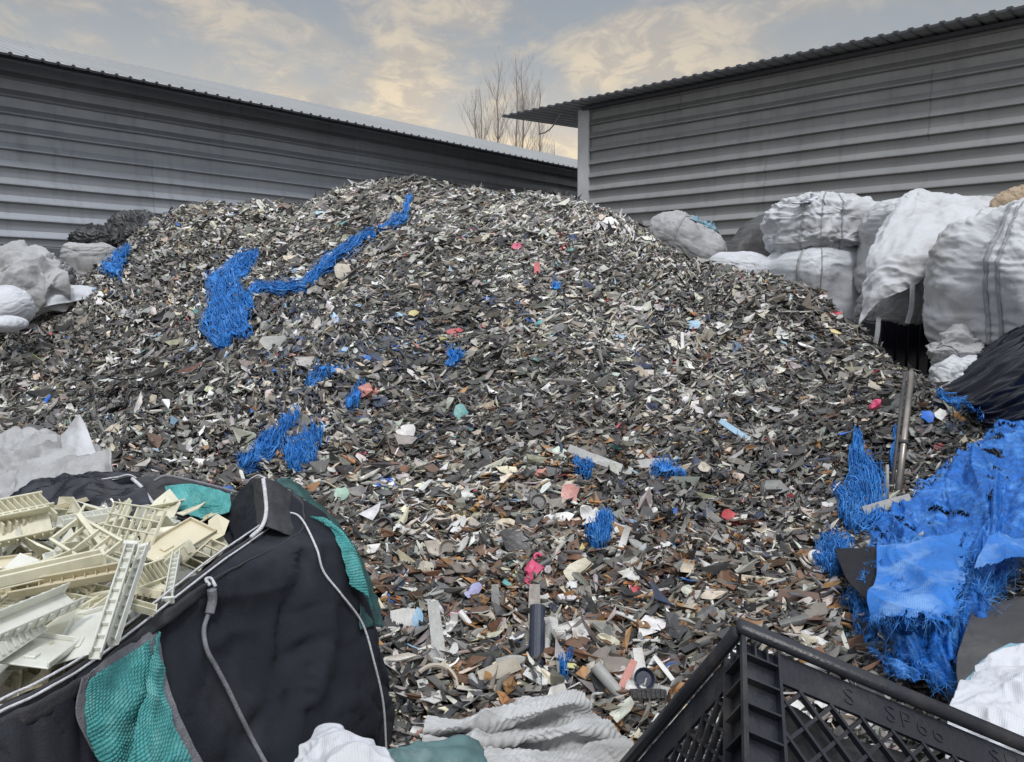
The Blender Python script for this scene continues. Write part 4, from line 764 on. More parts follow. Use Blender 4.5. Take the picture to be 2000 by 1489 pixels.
rope([(404, 1148), (406, 1172), (404, 1198)], .011, M['greytrim'], 'cord_stopper', bag, .016)
rope([(404, 1195), (394, 1230), (398, 1262), (418, 1300), (440, 1345), (462, 1400), (490, 1450), (515, 1500)], .0052, M['greytrim'], 'drawcord', bag, .012)
rope([(545, 960), (580, 1010), (610, 1070), (622, 1118), (660, 1160), (700, 1215), (725, 1300), (742, 1380), (752, 1470)], .0030, M['piping'], 'seam', bag, .010)
rope([(402, 1140), (392, 1132), (406, 1126), (412, 1145)], .004, M['piping'], 'seam', bag, .016)
def patch_on_bag(rows, nm, mt, amp=.006, nu=260, nv=200, off=0.012, th=.003, par=bag, sc=10, seed=0):
    C_ = np.array([[shell_hit(c[0], c[1], off+(c[2] if len(c) > 2 else 0)) for c in r] for r in rows]); S_ = surf(C_, nu, nv); n_ = gnorm(S_); s = np.sign((n_*(np.array([0, 0, EYE])-S_)).sum(-1).mean()); n_ *= s
    S_ = S_+n_*(amp*ridge(S_*sc+seed, 2))[..., None]
    if nm == 'lifting_strap':
        lv_ = np.concatenate([[0], np.cumsum(np.linalg.norm(np.diff(S_, axis=0), axis=2).mean(1))])[:, None]+np.zeros((1, nv)); lu_ = np.concatenate([[0], np.cumsum(np.linalg.norm(np.diff(S_, axis=1), axis=2).mean(0))])[None]+np.zeros((nu, 1))
        S_ = S_+n_*(.0016*np.sin(6.283*(lv_*.5+lu_)/.010)*np.sin(6.283*(lv_-lu_*.3)/.014))[..., None]
    o = mkobj(nm, grid_mesh(nm, S_), mt, None, True); solid(o, th, -s); rel(o, par); return S_
patch_on_bag([[(160, 1318, .004), (225, 1268, .004), (300, 1222, .004)], [(150, 1380, .004), (235, 1360, .0), (318, 1330, .004)], [(165, 1430, .004), (260, 1420, .0), (345, 1400, .004)], [(205, 1500, .004), (290, 1500, .0), (392, 1500, .004)]], 'strap_backing', M['greytrim'], .003)
patch_on_bag([[(170, 1318, .012), (205, 1292, .02), (250, 1266, .02), (292, 1238, .012)], [(164, 1380, .012), (200, 1378, .02), (245, 1360, .016), (290, 1320, .012)], [(176, 1435, .012), (215, 1440, .02), (255, 1430, .012), (290, 1390, .01)], [(208, 1505, .012), (235, 1510, .02), (270, 1505, .012), (300, 1480, .01)]], 'lifting_strap', M['teal'], .006, sc=9)
patch_on_bag([[(290, 1240, .055), (297, 1234, .05), (303, 1228, .015)], [(272, 1320, .065), (290, 1320, .05), (312, 1320, .015)], [(252, 1410, .065), (285, 1415, .05), (330, 1400, .015)], [(232, 1510, .065), (290, 1510, .05), (372, 1500, .015)]], 'lifting_strap', M['teal'], .006, sc=9)
patch_on_bag([[(592, 988, .01), (612, 1000, .02), (632, 1016, .01)], [(628, 1030, .01), (650, 1050, .02), (668, 1070, .01)], [(652, 1090, .01), (676, 1110, .02), (692, 1130, .01)], [(668, 1140, .01), (690, 1165, .02), (708, 1192, .01)]], 'lifting_strap', M['teal'], .005)
# dark green outer flap along the back right
def pcloth(nm, rows, mt, par, amp=.01, seed=0, nu=60, nv=60, th=.003, sc=7):
    C_ = np.array([[P(*c) for c in r] for r in rows]); S_ = surf(C_, nu, nv); n_ = gnorm(S_); s = np.sign((n_*(np.array([0, 0, EYE])-S_)).sum(-1).mean()); n_ *= s
    S_ = S_+n_*(amp*ridge(S_*sc+seed, 3))[..., None]; o = mkobj(nm, grid_mesh(nm, S_), mt, None, True); solid(o, th, -s)
    if par is not None: rel(o, par)
    return o
pcloth('outer_flap', [[(536, 942, 2.22), (556, 938, 2.26), (578, 950, 2.3)], [(600, 985, 2.22), (618, 985, 2.28), (636, 1000, 2.34)], [(655, 1060, 2.2), (672, 1058, 2.28), (690, 1075, 2.34)], [(690, 1150, 2.1), (708, 1140, 2.2), (728, 1160, 2.25)], [(705, 1230, 2.0), (728, 1225, 2.1), (748, 1225, 2.15)]], M['green'], bag, .008)
# peak ear and back collar
pcloth('collar', [[(262, 936, 2.46), (300, 930, 2.52), (360, 938, 2.5), (420, 950, 2.42), (460, 968, 2.34)], [(285, 975, 2.42), (320, 965, 2.46), (370, 970, 2.44), (420, 980, 2.36), (462, 990, 2.30)], [(330, 1022, 2.38), (350, 1010, 2.40), (390, 1015, 2.38), (425, 1020, 2.32), (470, 1015, 2.26)]], M['blackrim'], bag, .008)
pcloth('lifting_strap', [[(322, 950, 2.40), (355, 944, 2.44), (400, 952, 2.40), (452, 968, 2.32)], [(330, 978, 2.36), (370, 980, 2.38), (410, 984, 2.33), (450, 985, 2.28)], [(352, 1000, 2.34), (385, 990, 2.36), (420, 990, 2.31), (448, 990, 2.27)], [(372, 1012, 2.32), (400, 1016, 2.32), (425, 1010, 2.28), (446, 1000, 2.25)]], M['teal'], bag, .007, 3)
mb = MB(); mb.tube([P(*q) for q in [(258, 935, 2.42), (275, 950, 2.40), (300, 985, 2.36), (325, 1008, 2.34), (345, 1030, 2.33)]], .0055, 6); rel(mb.build('piping', M['piping'], None, True), bag)
mb = MB(); mb.tube(list(cr(np.array([P(*q) for q in [(300, 940, 2.44), (325, 930, 2.46), (370, 938, 2.45), (420, 950, 2.38), (462, 962, 2.32)]]), 20)), .005, 6); rel(mb.build('piping', M['greytrim'], None, True), bag)
pcloth('ear', [[(445, 1005, 2.28), (470, 960, 2.26), (492, 938, 2.22), (520, 936, 2.12)], [(452, 1040, 2.24), (475, 1010, 2.2), (498, 990, 2.14), (523, 985, 2.06)], [(462, 1065, 2.15), (482, 1050, 2.1), (500, 1040, 2.05), (523, 1025, 2.0)]], M['blackcloth'], bag, .006)
pcloth('ear', [[(496, 938, 2.2), (512, 934, 2.1), (540, 942, 2.12), (570, 965, 2.18)], [(500, 985, 2.14), (520, 985, 2.04), (550, 1000, 2.06), (580, 1020, 2.12)], [(502, 1035, 2.06), (522, 1030, 1.98), (555, 1045, 2.0), (590, 1060, 2.06)]], M['blackrim'], bag, .005)
mb = MB(); mb.tube(list(cr(np.array([P(*q) for q in [(514, 936, 2.08), (518, 965, 2.05), (520, 1000, 2.02), (512, 1028, 1.97), (490, 1050, 1.93)]]), 20)), .0055, 6); rel(mb.build('piping', M['piping'], None, True), bag)

# rolled black film behind the contents
o = pcloth('black_film', [[(-60, 1010, 2.75), (0, 990, 2.7), (80, 950, 2.68), (170, 935, 2.66), (270, 935, 2.64)], [(-60, 1020, 2.5), (30, 1000, 2.45), (100, 972, 2.42), (190, 962, 2.40), (285, 965, 2.40)], [(-60, 1055, 2.35), (40, 1035, 2.3), (110, 1010, 2.28), (200, 1000, 2.28), (300, 1010, 2.28)], [(-60, 1090, 2.3), (40, 1070, 2.25), (110, 1050, 2.22), (210, 1040, 2.22), (300, 1040, 2.22)]], M['navy'], None, .022, 4, sc=5)
tag(o, 'crumpled black film rolled along the back of the open black bag', 'plastic film')

# ---------------------------------------------------------------- pale plastic parts inside the bag
def bev(me, w_=.0012):
    bm = bmesh.new(); bm.from_mesh(me); bmesh.ops.bevel(bm, geom=bm.edges[:], offset=w_, segments=1, affect='EDGES', clamp_overlap=True); bm.to_mesh(me); bm.free(); return me
def p_comb(n=9, L_=.20):
    b = MB(); b.box((0, 0, 0), (L_, .05, .004)); b.box((0, .026, .012), (L_, .004, .028)); b.box((0, -.026, .012), (L_, .004, .028))
    for k in range(n): b.box((-L_/2+.012+k*(L_-.024)/(n-1), -.040, .006), (.007, .028, .022)); b.box((-L_/2+.012+k*(L_-.024)/(n-1), 0, .013), (.003, .050, .022))
    return b.mesh('comb_tray')
def p_frame(L_=.24, W=.09, n=4):
    b = MB()
    for s in (-1, 1): b.box((0, s*W/2, 0), (L_, .008, .014)); b.box((s*(L_/2-.004), 0, 0), (.008, W-.009, .013))
    for k in range(1, n): b.box((-L_/2+k*L_/n, 0, .001), (.006, W-.009, .010))
    return b.mesh('slotted_frame')
def p_panel(L_=.17, W=.10):
    b = MB(); b.box((0, 0, 0), (L_, W, .004))
    for s in (-1, 1): b.box((0, s*(W/2-.002), .007), (L_, .004, .010))
    b.box((L_/2-.002, 0, .007), (.004, W-.009, .010)); b.box((-L_*.2, 0, .0045), (.03, .02, .005)); return b.mesh('flat_panel')
def p_rail(L_=.34):
    b = MB(); b.box((0, 0, 0), (L_, .020, .003)); b.box((0, .0085, .009), (L_, .003, .015)); b.box((0, -.0085, .009), (L_, .003, .015))
    for k in range(10): b.box((-L_/2+.02+k*(L_-.04)/9, 0, .006), (.003, .014, .009))
    b.box((L_/2-.006, 0, .008), (.012, .028, .018)); return b.mesh('long_rail')
def p_grid(L_=.16, W=.12, n=6):
    b = MB()
    for k in range(n+1): b.box((-L_/2+k*L_/n, 0, 0), (.004, W, .008))
    for k in range(5): b.box((0, -W/2+k*W/4, .003), (L_, .004, .006))
    return b.mesh('grid_plate')
def p_channel(L_=.26):
    b = MB(); b.box((0, 0, 0), (L_, .045, .003)); b.box((0, .021, .014), (L_, .003, .026)); b.box((0, -.021, .014), (L_, .003, .026))
    for k in range(8): b.box((-L_/2+.015+k*(L_-.03)/7, .024, .014), (.010, .004, .018)); b.box((-L_/2+.015+k*(L_-.03)/7, -.024, .014), (.010, .004, .018))
    return b.mesh('ribbed_channel')
PROT = [bev(f()) for f in (p_comb, p_frame, p_panel, p_rail, p_grid, p_channel)]
PN = ['comb_tray', 'slotted_frame', 'flat_panel', 'long_rail', 'grid_plate', 'ribbed_channel']
def pale_piece(k, px, py, z, az, tx=0, ty=0, sc=1, mt='pale', label=None, grp='pale plastic parts in the black bag'):
    me = PROT[k] if mt == 'pale' else PROT[k].copy()
    if not me.materials: me.materials.append(M[mt])
    elif mt != 'pale': me.materials[0] = M[mt]
    o = bpy.data.objects.new(PN[k], me); COL.objects.link(o); p = PZ(px, py, z); o.location = p
    o.rotation_euler = Matrix.Rotation(R(az), 4, 'Z').__matmul__(Matrix.Rotation(R(tx), 4, 'X') @ Matrix.Rotation(R(ty), 4, 'Y')).to_euler(); o.scale = (sc,)*3
    tag(o, label or GL[k], PC_[k], grp+', '+PN[k].replace('_', ' ')+'s' if not label else grp); return o
GL = ['broken comb-edged plastic tray lying loose in the black bag', 'pale yellow slotted frame jumbled in the black bag', 'plain pale plastic panel jumbled in the black bag', 'long narrow pale rail lying in the black bag', 'pale gridded plate lying in the black bag', 'pale ribbed channel piece lying in the black bag']
PC_ = ['plastic tray', 'plastic frame', 'plastic panel', 'plastic rail', 'plastic plate', 'plastic channel']
for me_ in PROT: me_.materials.append(M['pale'])
VAR = {}
for k_ in range(6):
    for v_ in range(5):
        m_ = PROT[k_].copy(); co = np.zeros(len(m_.vertices)*3, np.float32); m_.vertices.foreach_get('co', co); co = co.reshape(-1, 3); q_ = np.random.default_rng(k_*9+v_)
        b1, b2, tw = q_.normal(0, .9), q_.normal(0, .7), q_.normal(0, 1.6); x_ = co[:, 0].copy(); co[:, 2] += b1*x_**2; co[:, 1] += b2*x_**2; a_ = tw*x_; y_, z_ = co[:, 1].copy(), co[:, 2].copy(); co[:, 1] = y_*np.cos(a_)-z_*np.sin(a_); co[:, 2] = y_*np.sin(a_)+z_*np.cos(a_)
        co += .004*fbm(co*18+v_, 2)[:, None]; m_.vertices.foreach_set('co', co.ravel()); bm = bmesh.new(); bm.from_mesh(m_)
        cut = q_.uniform(.02, .09)*(1 if v_ % 2 else -1); bmesh.ops.bisect_plane(bm, geom=bm.verts[:]+bm.edges[:]+bm.faces[:], plane_co=(cut, 0, 0), plane_no=(1 if cut > 0 else -1, q_.normal(0, .6), q_.normal(0, .2)), clear_outer=True)
        bmesh.ops.holes_fill(bm, edges=[e for e in bm.edges if e.is_boundary], sides=0); bm.to_mesh(m_); bm.free(); m_.materials.clear(); m_.materials.append(M[('pale', 'pale2', 'pale', 'tan', 'pale')[v_]]); VAR[k_, v_] = m_
def hero(k, p1, z1, p2, z2, roll, wsc, mt, label):
    a = Vector(PZ(*p1, z1)); b = Vector(PZ(*p2, z2)); me = PROT[k].copy(); me.materials[0] = M[mt]; o = bpy.data.objects.new(PN[k], me); COL.objects.link(o)
    L0 = me.vertices and (max(v.co.x for v in me.vertices)-min(v.co.x for v in me.vertices)); x = (b-a); l_ = x.length; x.normalize(); z = Vector((0, 0, 1)); z = (z-x*z.dot(x)).normalized(); y = z.cross(x)
    m = Matrix((x, y, z)).transposed() @ Matrix.Rotation(R(roll), 3, 'X'); o.rotation_euler = m.to_euler(); o.location = (a+b)/2; o.scale = (l_/L0, wsc, wsc); tag(o, label, PC_[k], 'pale plastic parts in the black bag')
hero(2, (292, 1092), 1.10, (398, 1028), 1.13, 18, .85, 'tan', 'tan blank panel, largest, below the back teal strap of the black bag')
hero(3, (185, 1288), 1.10, (255, 1068), 1.20, 10, .95, 'pale2', 'long milky rail slanting across the middle of the bag contents')
hero(3, (222, 1262), 1.09, (284, 1072), 1.17, -15, .85, 'pale2', 'second milky rail right beside the long slanting one')
hero(5, (-30, 1245), 1.14, (140, 1172), 1.13, 35, 1.0, 'pale2', 'milky ribbed channel lying across the lower left of the contents')
hero(0, (-25, 1016), 1.15, (92, 992), 1.15, 18, 1.3, 'pale', 'wide comb tray at the back left corner of the bag contents')
hero(5, (-30, 1050), 1.12, (100, 1022), 1.13, 55, 1.5, 'pale', 'ribbed channel under the wide comb tray at the back left')
hero(1, (128, 1032), 1.13, (212, 1082), 1.10, 30, .9, 'pale', 'slotted frame tilted up against the crumpled black film')
hero(4, (205, 1025), 1.12, (305, 1045), 1.14, 60, 1.0, 'pale', 'gridded plate standing tilted behind the long rails')
hero(3, (-20, 1150), 1.12, (205, 1098), 1.13, 5, 1.7, 'pale', 'long yellow rail crossing the left of the contents')
hero(3, (20, 1160), 1.10, (245, 1118), 1.12, 35, 1.4, 'tan', 'tan rail just below the yellow crossing rail')
hero(1, (372, 1110), 1.07, (428, 1060), 1.10, 20, .5, 'tan', 'small tan frame in the back right corner of the contents')
hero(2, (135, 1290), 1.07, (190, 1195), 1.09, -14, .8, 'pale2', 'milky panel lying flat beside the front rim')
hero(3, (345, 1085), 1.12, (328, 1180), 1.07, 0, .9, 'pale2', 'short milky rail standing near the front rim under the tan panel')
hero(3, (235, 1180), 1.11, (300, 1198), 1.08, 20, .9, 'pale', 'short pale rail crossing the foot of the long slanting ones')
hero(5, (-20, 1300), 1.10, (72, 1238), 1.10, -25, 1.0, 'pale2', 'milky ribbed channel nearest the left border of the contents')
hero(2, (40, 1300), 1.09, (110, 1250), 1.08, 10, .9, 'pale2', 'milky panel at the lower left of the contents')
hero(0, (250, 1150), 1.08, (330, 1120), 1.09, 30, 1.0, 'pale', 'comb tray between the slanting rails and the tan panel')
r = random.Random(11); cnt = 0
from math import pi
ringpx = np.stack(proj(ring0+(cen-ring0)/np.linalg.norm(cen-ring0, axis=1)[:, None]*.10), 1)
def inside(x, y, poly):
    c = False; n = len(poly); j = n-1
    for i in range(n):
        if (poly[i, 1] > y) != (poly[j, 1] > y) and x < (poly[j, 0]-poly[i, 0])*(y-poly[i, 1])/(poly[j, 1]-poly[i, 1])+poly[i, 0]: c = not c
        j = i
    return c
base2 = inn(1.1, .12)[:, :2]
while cnt < 170:
    x = r.uniform(-1.7, -.45); y = r.uniform(1.0, 2.35)
    if not inside(x, y, base2): continue
    if y > 2.28: continue
    z = r.choice([.97, 1.0, 1.02, 1.05, 1.07]); px, py = proj(np.array([x, y, z])); k = r.choices(range(6), (3, 4, 3, 5, 3, 4))[0]
    m_ = 'pale' if r.random() < .6 else 'pale2'
    if m_ == 'pale2' and cnt % 3: m_ = 'pale'
    o = bpy.data.objects.new(PN[k], VAR[k, r.choice((0, 1, 2, 3, 4, 1, 2))]); COL.objects.link(o); o.location = (x, y, z); o.rotation_euler = (R(r.gauss(0, 24)), R(r.gauss(0, 14)), r.uniform(0, 6.28)); o.scale = (r.uniform(.55, .95),)*3
    tag(o, GL[k], PC_[k], 'loose '+PN[k].replace('_', ' ')+'s in the black bag'); cnt += 1

SHM = []
for v_ in range(10):
    q_ = random.Random(v_+70); b = MB(); n_v = q_.randint(5, 8); L_, W_ = q_.uniform(.05, .12), q_.uniform(.03, .08); pr_ = [(math.cos(k/n_v*6.283+q_.uniform(-.3, .3))*L_*q_.uniform(.5, 1), math.sin(k/n_v*6.283)*W_*q_.uniform(.5, 1)) for k in range(n_v)]
    zf_ = lambda x, y: 3.5*x*x*(1 if v_ % 2 else -1)+q_.uniform(-.002, .002)
    b.add([(x, y, zf_(x, y)) for x, y in pr_]+[(x, y, zf_(x, y)-.003) for x, y in pr_], [tuple(range(n_v)), tuple(range(2*n_v-1, n_v-1, -1))]+[(k, n_v+k, n_v+(k+1) % n_v, (k+1) % n_v) for k in range(n_v)])
    if v_ % 3 == 0: b.box((0, 0, .008), (L_*.9, .003, .014)); b.box((L_*.1, 0, .008), (.003, W_*.8, .012))
    m_ = b.mesh('pale_shard'); m_.materials.append(M[('pale2', 'pale', 'pale2', 'tan')[v_ % 4]]); SHM.append(m_)
cnt = 0
while cnt < 190:
    x = r.uniform(-1.7, -.45); y = r.uniform(1.0, 2.3)
    if not inside(x, y, base2): continue
    o = bpy.data.objects.new('pale_shard', r.choice(SHM)); COL.objects.link(o); o.location = (x, y, r.uniform(1.01, 1.085)); o.rotation_euler = (R(r.gauss(0, 35)), R(r.gauss(0, 30)), r.uniform(0, 6.28)); o.scale = (r.uniform(.6, 1.1),)*3
    tag(o, 'irregular broken pale plastic shard jumbled among the frames in the black bag', 'plastic shard', 'pale shards in the black bag'); cnt += 1

# ---------------------------------------------------------------- black crate (lying tipped, its corner towards us)
E1 = Vector((.923, -.044, -.383)); E2 = Vector((-.313, .494, -.811)); E3 = Vector((-.225, -.868, -.442))
E1.normalize(); E3 = (E3-E1*E3.dot(E1)).normalized(); E2_ = E1.cross(E3).normalized(); E2 = E2_ if E2_.dot(E2) > 0 else -E2_
OC = Vector(P(1450, 1222, .95)); crt = empty('plastic_crate', tuple(OC), 'black lattice-sided plastic crate tipped with its corner up at the lower right', 'crate')
def W(a, b, c): return OC+E1*a+E2*b+E3*c
def cbox(mb, a0, a1, b0, b1, c0, c1):
    v = [W(a, b, c) for c in (c0, c1) for b in (b0, b1) for a in (a0, a1)]; mb.add(v, [(0, 2, 3, 1), (4, 5, 7, 6), (0, 1, 5, 4), (2, 6, 7, 3), (0, 4, 6, 2), (1, 3, 7, 5)])
LA, LB, DC = .56, .38, .27
mb = MB()   # rim: rounded lip
def lip(p, q, outd):
    n = 10; pr = [(.000, .014), (-.010, .012), (-.014, .004), (-.012, -.004), (-.004, -.010), (.006, -.010), (.012, -.004), (.014, .010), (.014, .016)]
for (a0, a1, b0, b1) in ((-.009, LA+.012, -.009, .006), (-.009, .006, .0062, LB+.012), (.0062, LA+.012, LB-.006, LB+.012), (LA-.006, LA+.012, .0062, LB-.0062)):
    cbox(mb, a0, a1, b0, b1, -.008, .0155)
me = mb.mesh('rim'); bev(me, .006); o = mkobj('rim', me, M['crate'], None, True); rel(o, crt)
def side(fn, Ln, nm, txt=False):
    mb = MB()
    def bx(s0, s1, o0, o1, c0, c1): fn(mb, s0, s1, o0, o1, c0, c1)
    bx(.052, Ln-.052, .0035, .008, .0165, .060)            # plain band
    bx(.052, Ln-.052, .0035, .010, DC-.02, DC)             # bottom band
    return mb
def fA(off): return lambda mb, s0, s1, o0, o1, c0, c1: cbox(mb, s0, s1, off+o0, off+o1, c0, c1)
def fB(off): return lambda mb, s0, s1, o0, o1, c0, c1: cbox(mb, off+o0, off+o1, s0, s1, c0, c1)
def lattice(mb, pt, Ln, c0, c1, step, th, dep, diag=1.0, other=True):
    # diagonal bars clipped to the panel; pt(s, o, c) -> world
    def barc(s0, ca, s1, cb, o0):
        dx, dy = s1-s0, cb-ca; l = math.hypot(dx, dy); nx, ny = -dy/l*th/2, dx/l*th/2
        v = [pt(s0+nx*k, o, ca+ny*k) for o in (o0, o0+dep) for k in (-1, 1)]+[pt(s1+nx*k, o, cb+ny*k) for o in (o0, o0+dep) for k in (-1, 1)]
        mb.add(v, [(0, 1, 3, 2), (4, 6, 7, 5), (0, 4, 5, 1), (2, 3, 7, 6), (0, 2, 6, 4), (1, 5, 7, 3)])
    H_ = c1-c0; run = H_/diag; k = -run
    while k < Ln:
        for sg, o0, stp in ((1, .0028, 1), (-1, .0040, 1)):
            a0, a1 = k, k+run
            lo, hi = max(a0, .052), min(a1, Ln-.052)
            if hi-lo > .01:
                if sg > 0: barc(lo, c0+(lo-a0)*diag, hi, c0+(hi-a0)*diag, o0)
                elif other: barc(lo, c1-(lo-a0)*diag, hi, c1-(hi-a0)*diag, o0)
        k += step
ptA = lambda s, o, c: W(s, o, c); ptA2 = lambda s, o, c: W(s, LB-.012+o, c)
ptB = lambda s, o, c: W(o, s, c); ptB2 = lambda s, o, c: W(LA-.012+o, s, c)
for nm, fn, Ln, pt in (('side_wall', fA(0), LA, ptA), ('side_wall', fA(LB-.012), LA, ptA2), ('end_wall', fB(0), LB, ptB), ('end_wall', fB(LA-.012), LB, ptB2)):
    mb = side(fn, Ln, nm); lattice(mb, pt, Ln, .0605, DC-.0205, .040, .0042, .0075, 1.15 if 'side' in nm else .9)
    o = mkobj(nm, mb.mesh(nm), M['crate']); rel(o, crt)
mb = MB()
for k in range(9): cbox(mb, .02+k*(LA-.04)/8-.002, .02+k*(LA-.04)/8+.002, .012, LB-.013, DC-.006, DC)
for k in range(7): cbox(mb, .012, LA-.013, .02+k*(LB-.04)/6-.002, .02+k*(LB-.04)/6+.002, DC-.0075, DC-.002)
rel(mb.build('base_grid', M['crate']), crt)
mb = MB()
for pt_, L__ in ((lambda s, c: W(s, .055+.01*math.sin(s*40+c*25), c), LA), (lambda s, c: W(.055+.01*math.sin(s*35+c*30), s, c), LB)):
    n1, n2 = 24, 12; b0_ = len(mb.v); mb.add([pt_(.06+(L__-.12)*i/n1, .05+(DC-.07)*j/n2) for i in range(n1+1) for j in range(n2+1)], [(i*(n2+1)+j, (i+1)*(n2+1)+j, (i+1)*(n2+1)+j+1, i*(n2+1)+j+1) for i in range(n1) for j in range(n2)])
rel(solid(mb.build('added_dark_backing', M['dark'], None, True), .002), crt)  # dark sheets added behind the lattice so the crate interior looks dark
for (sa, sb) in ((0, 0), (1, 0), (0, 1), (1, 1)):
    mb = MB(); fa = (lambda a: a) if not sa else (lambda a: LA-a); fb = (lambda b: b) if not sb else (lambda b: LB-b)
    def cb2(a0, a1, b0, b1, c0, c1): cbox(mb, *sorted((fa(a0), fa(a1))), *sorted((fb(b0), fb(b1))), c0, c1)
    cb2(.006, .050, .011, .0135, .0162, DC); cb2(.011, .0135, .0138, .050, .0162, DC)       # recessed backs
    cb2(-.002, .004, -.002, .004, .0164, DC)                                                # ridge
    cb2(.0475, .0515, .0, .0108, .0164, DC); cb2(.0, .0108, .0475, .0515, .0164, DC)        # outer stiles
    for s in (.018, .034): cb2(s-.0012, s+.0012, .001, .0108, .0164, .040); cb2(.001, .0108, s-.0012, s+.0012, .0164, .040)
    c = .040; st0 = .034
    while c < DC: cb2(.0042, .0474, .0005, .0108, c-.0014, c+.0014); cb2(.0005, .0108, .0042, .0474, c-.0014, c+.0014); c += st0; st0 *= 1.04
    me = mb.mesh('corner_post'); rel(mkobj('corner_post', me, M['crate']), crt)
for word, xo in (('S', .135), ('SP66', .19), ('SU', .33)):
    tcv = bpy.data.curves.new('lettering', 'FONT'); tcv.body = word; tcv.size = .034; tcv.extrude = .0007; tcv.space_character = 1.25; tcv.offset = -.0007
    to = bpy.data.objects.new('lettering', tcv); COL.objects.link(to); bpy.context.view_layer.update()
    me = bpy.data.meshes.new_from_object(to.evaluated_get(bpy.context.evaluated_depsgraph_get())); bpy.data.objects.remove(to)
    Mx = Matrix((E1, -E3, -E2)).transposed().to_4x4(); Mx.translation = W(xo, .0031, .050); me.transform(Mx); o = mkobj('lettering', me, M['crate']); rel(o, crt)

# ---------------------------------------------------------------- foreground sheets and sacks
fb = bulk_bag(1010, 1840, 1.72, (.70, .6, .62), 5, 'white ribbed woven sack at the bottom centre in front of the heap', 'dirty', None, rough=.02, seed=31, e=(.6, .7), cat='woven sack', name='woven_sack')
cloth('woven_cover', [[(836, 1412, 1.95), (900, 1402, 1.95), (980, 1388, 1.98), (1050, 1368, 2.0), (1095, 1350, 2.0), (1118, 1350, 2.0)],
      [(828, 1428, 1.84), (900, 1420, 1.80), (980, 1406, 1.82), (1055, 1388, 1.84), (1108, 1372, 1.88), (1140, 1372, 1.92)],
      [(826, 1440, 1.86), (905, 1438, 1.87), (985, 1428, 1.88), (1060, 1412, 1.90), (1122, 1398, 1.91), (1168, 1402, 1.94)],
      [(826, 1456, 1.72), (905, 1452, 1.70), (988, 1446, 1.70), (1066, 1434, 1.74), (1135, 1424, 1.80), (1195, 1430, 1.86)],
      [(830, 1474, 1.74), (908, 1472, 1.75), (990, 1466, 1.76), (1072, 1458, 1.78), (1145, 1450, 1.82), (1220, 1455, 1.85)],
      [(850, 1500, 1.60), (915, 1496, 1.58), (995, 1492, 1.58), (1078, 1488, 1.62), (1155, 1478, 1.68), (1240, 1472, 1.76)],
      [(860, 1560, 1.55), (925, 1560, 1.5), (1005, 1560, 1.48), (1085, 1560, 1.5), (1160, 1550, 1.55), (1250, 1530, 1.64)]],
      'grey-white coarse ribbed woven cloth draped at the bottom centre', 'cloth', M['ribbed'], fold=(.016, 4.0, 1.6), fine=.003, seed=12, aniso=(1, 1.6, 1.6), nu=360, nv=460, rib=.0016)
cloth('white_sheet', [[(622, 1440, 1.6), (640, 1424, 1.6), (668, 1420, 1.6), (690, 1440, 1.6)], [(590, 1470, 1.5), (630, 1455, 1.48), (680, 1450, 1.48), (730, 1468, 1.5)], [(560, 1505, 1.42), (630, 1495, 1.4), (690, 1490, 1.4), (770, 1490, 1.42)], [(540, 1560, 1.38), (630, 1560, 1.35), (690, 1560, 1.35), (790, 1550, 1.38)]],
      'small crumpled bright white sheet at the bottom beside the black bag', 'sheet', M['white2'], fold=(.012, 7, 3), fine=.004, seed=13)
cloth('green_sheet', [[(742, 1482, 1.52), (790, 1466, 1.54), (850, 1452, 1.56), (905, 1440, 1.58), (935, 1470, 1.58)], [(738, 1500, 1.46), (790, 1486, 1.46), (850, 1472, 1.48), (905, 1470, 1.5), (945, 1486, 1.52)], [(735, 1560, 1.42), (790, 1550, 1.42), (850, 1540, 1.43), (905, 1540, 1.45), (960, 1540, 1.47)]],
      'grey-green plastic sheet at the very bottom, left of the woven cloth', 'sheet', M['greyteal'], fold=(.01, 6, 3), fine=.003, seed=14)
cloth('black_sheet', [[(1630, 1072, 2.81), (1655, 1071, 2.79), (1685, 1069, 2.76), (1712, 1067, 2.74)], [(1640, 1100, 2.66), (1662, 1105, 2.64), (1688, 1108, 2.62), (1712, 1108, 2.60)], [(1655, 1135, 2.54), (1672, 1142, 2.52), (1692, 1148, 2.51), (1711, 1148, 2.50)], [(1680, 1160, 2.46), (1690, 1168, 2.44), (1700, 1178, 2.42), (1709, 1182, 2.42)]],
      'triangle of black plastic sheet under the left edge of the blue tarpaulin', 'sheet', M['matblack'], fold=(.004, 3, 1), fine=.001, seed=15, nu=40, nv=40)
cloth('charcoal_sheet', [[(1900, 1190, 2.25), (1960, 1172, 2.3), (2020, 1160, 2.3), (2080, 1150, 2.3)], [(1880, 1240, 2.1), (1945, 1230, 2.1), (2015, 1220, 2.1), (2080, 1210, 2.1)], [(1868, 1300, 1.98), (1935, 1295, 1.96), (2010, 1285, 1.95), (2080, 1275, 1.95)], [(1872, 1350, 1.92), (1935, 1350, 1.9), (2010, 1345, 1.88), (2080, 1340, 1.88)]],
      'smooth dark charcoal sheet below the blue tarpaulin at the right edge', 'sheet', M['charcoal'], fold=(.010, 2, 1), fine=.002, seed=16)
ws = empty('white_sack', tuple(P(1960, 1400, 1.7)*[1, 1, 0]), 'crinkled white sack with a pale blue hem above the crate at the right edge', 'sack')
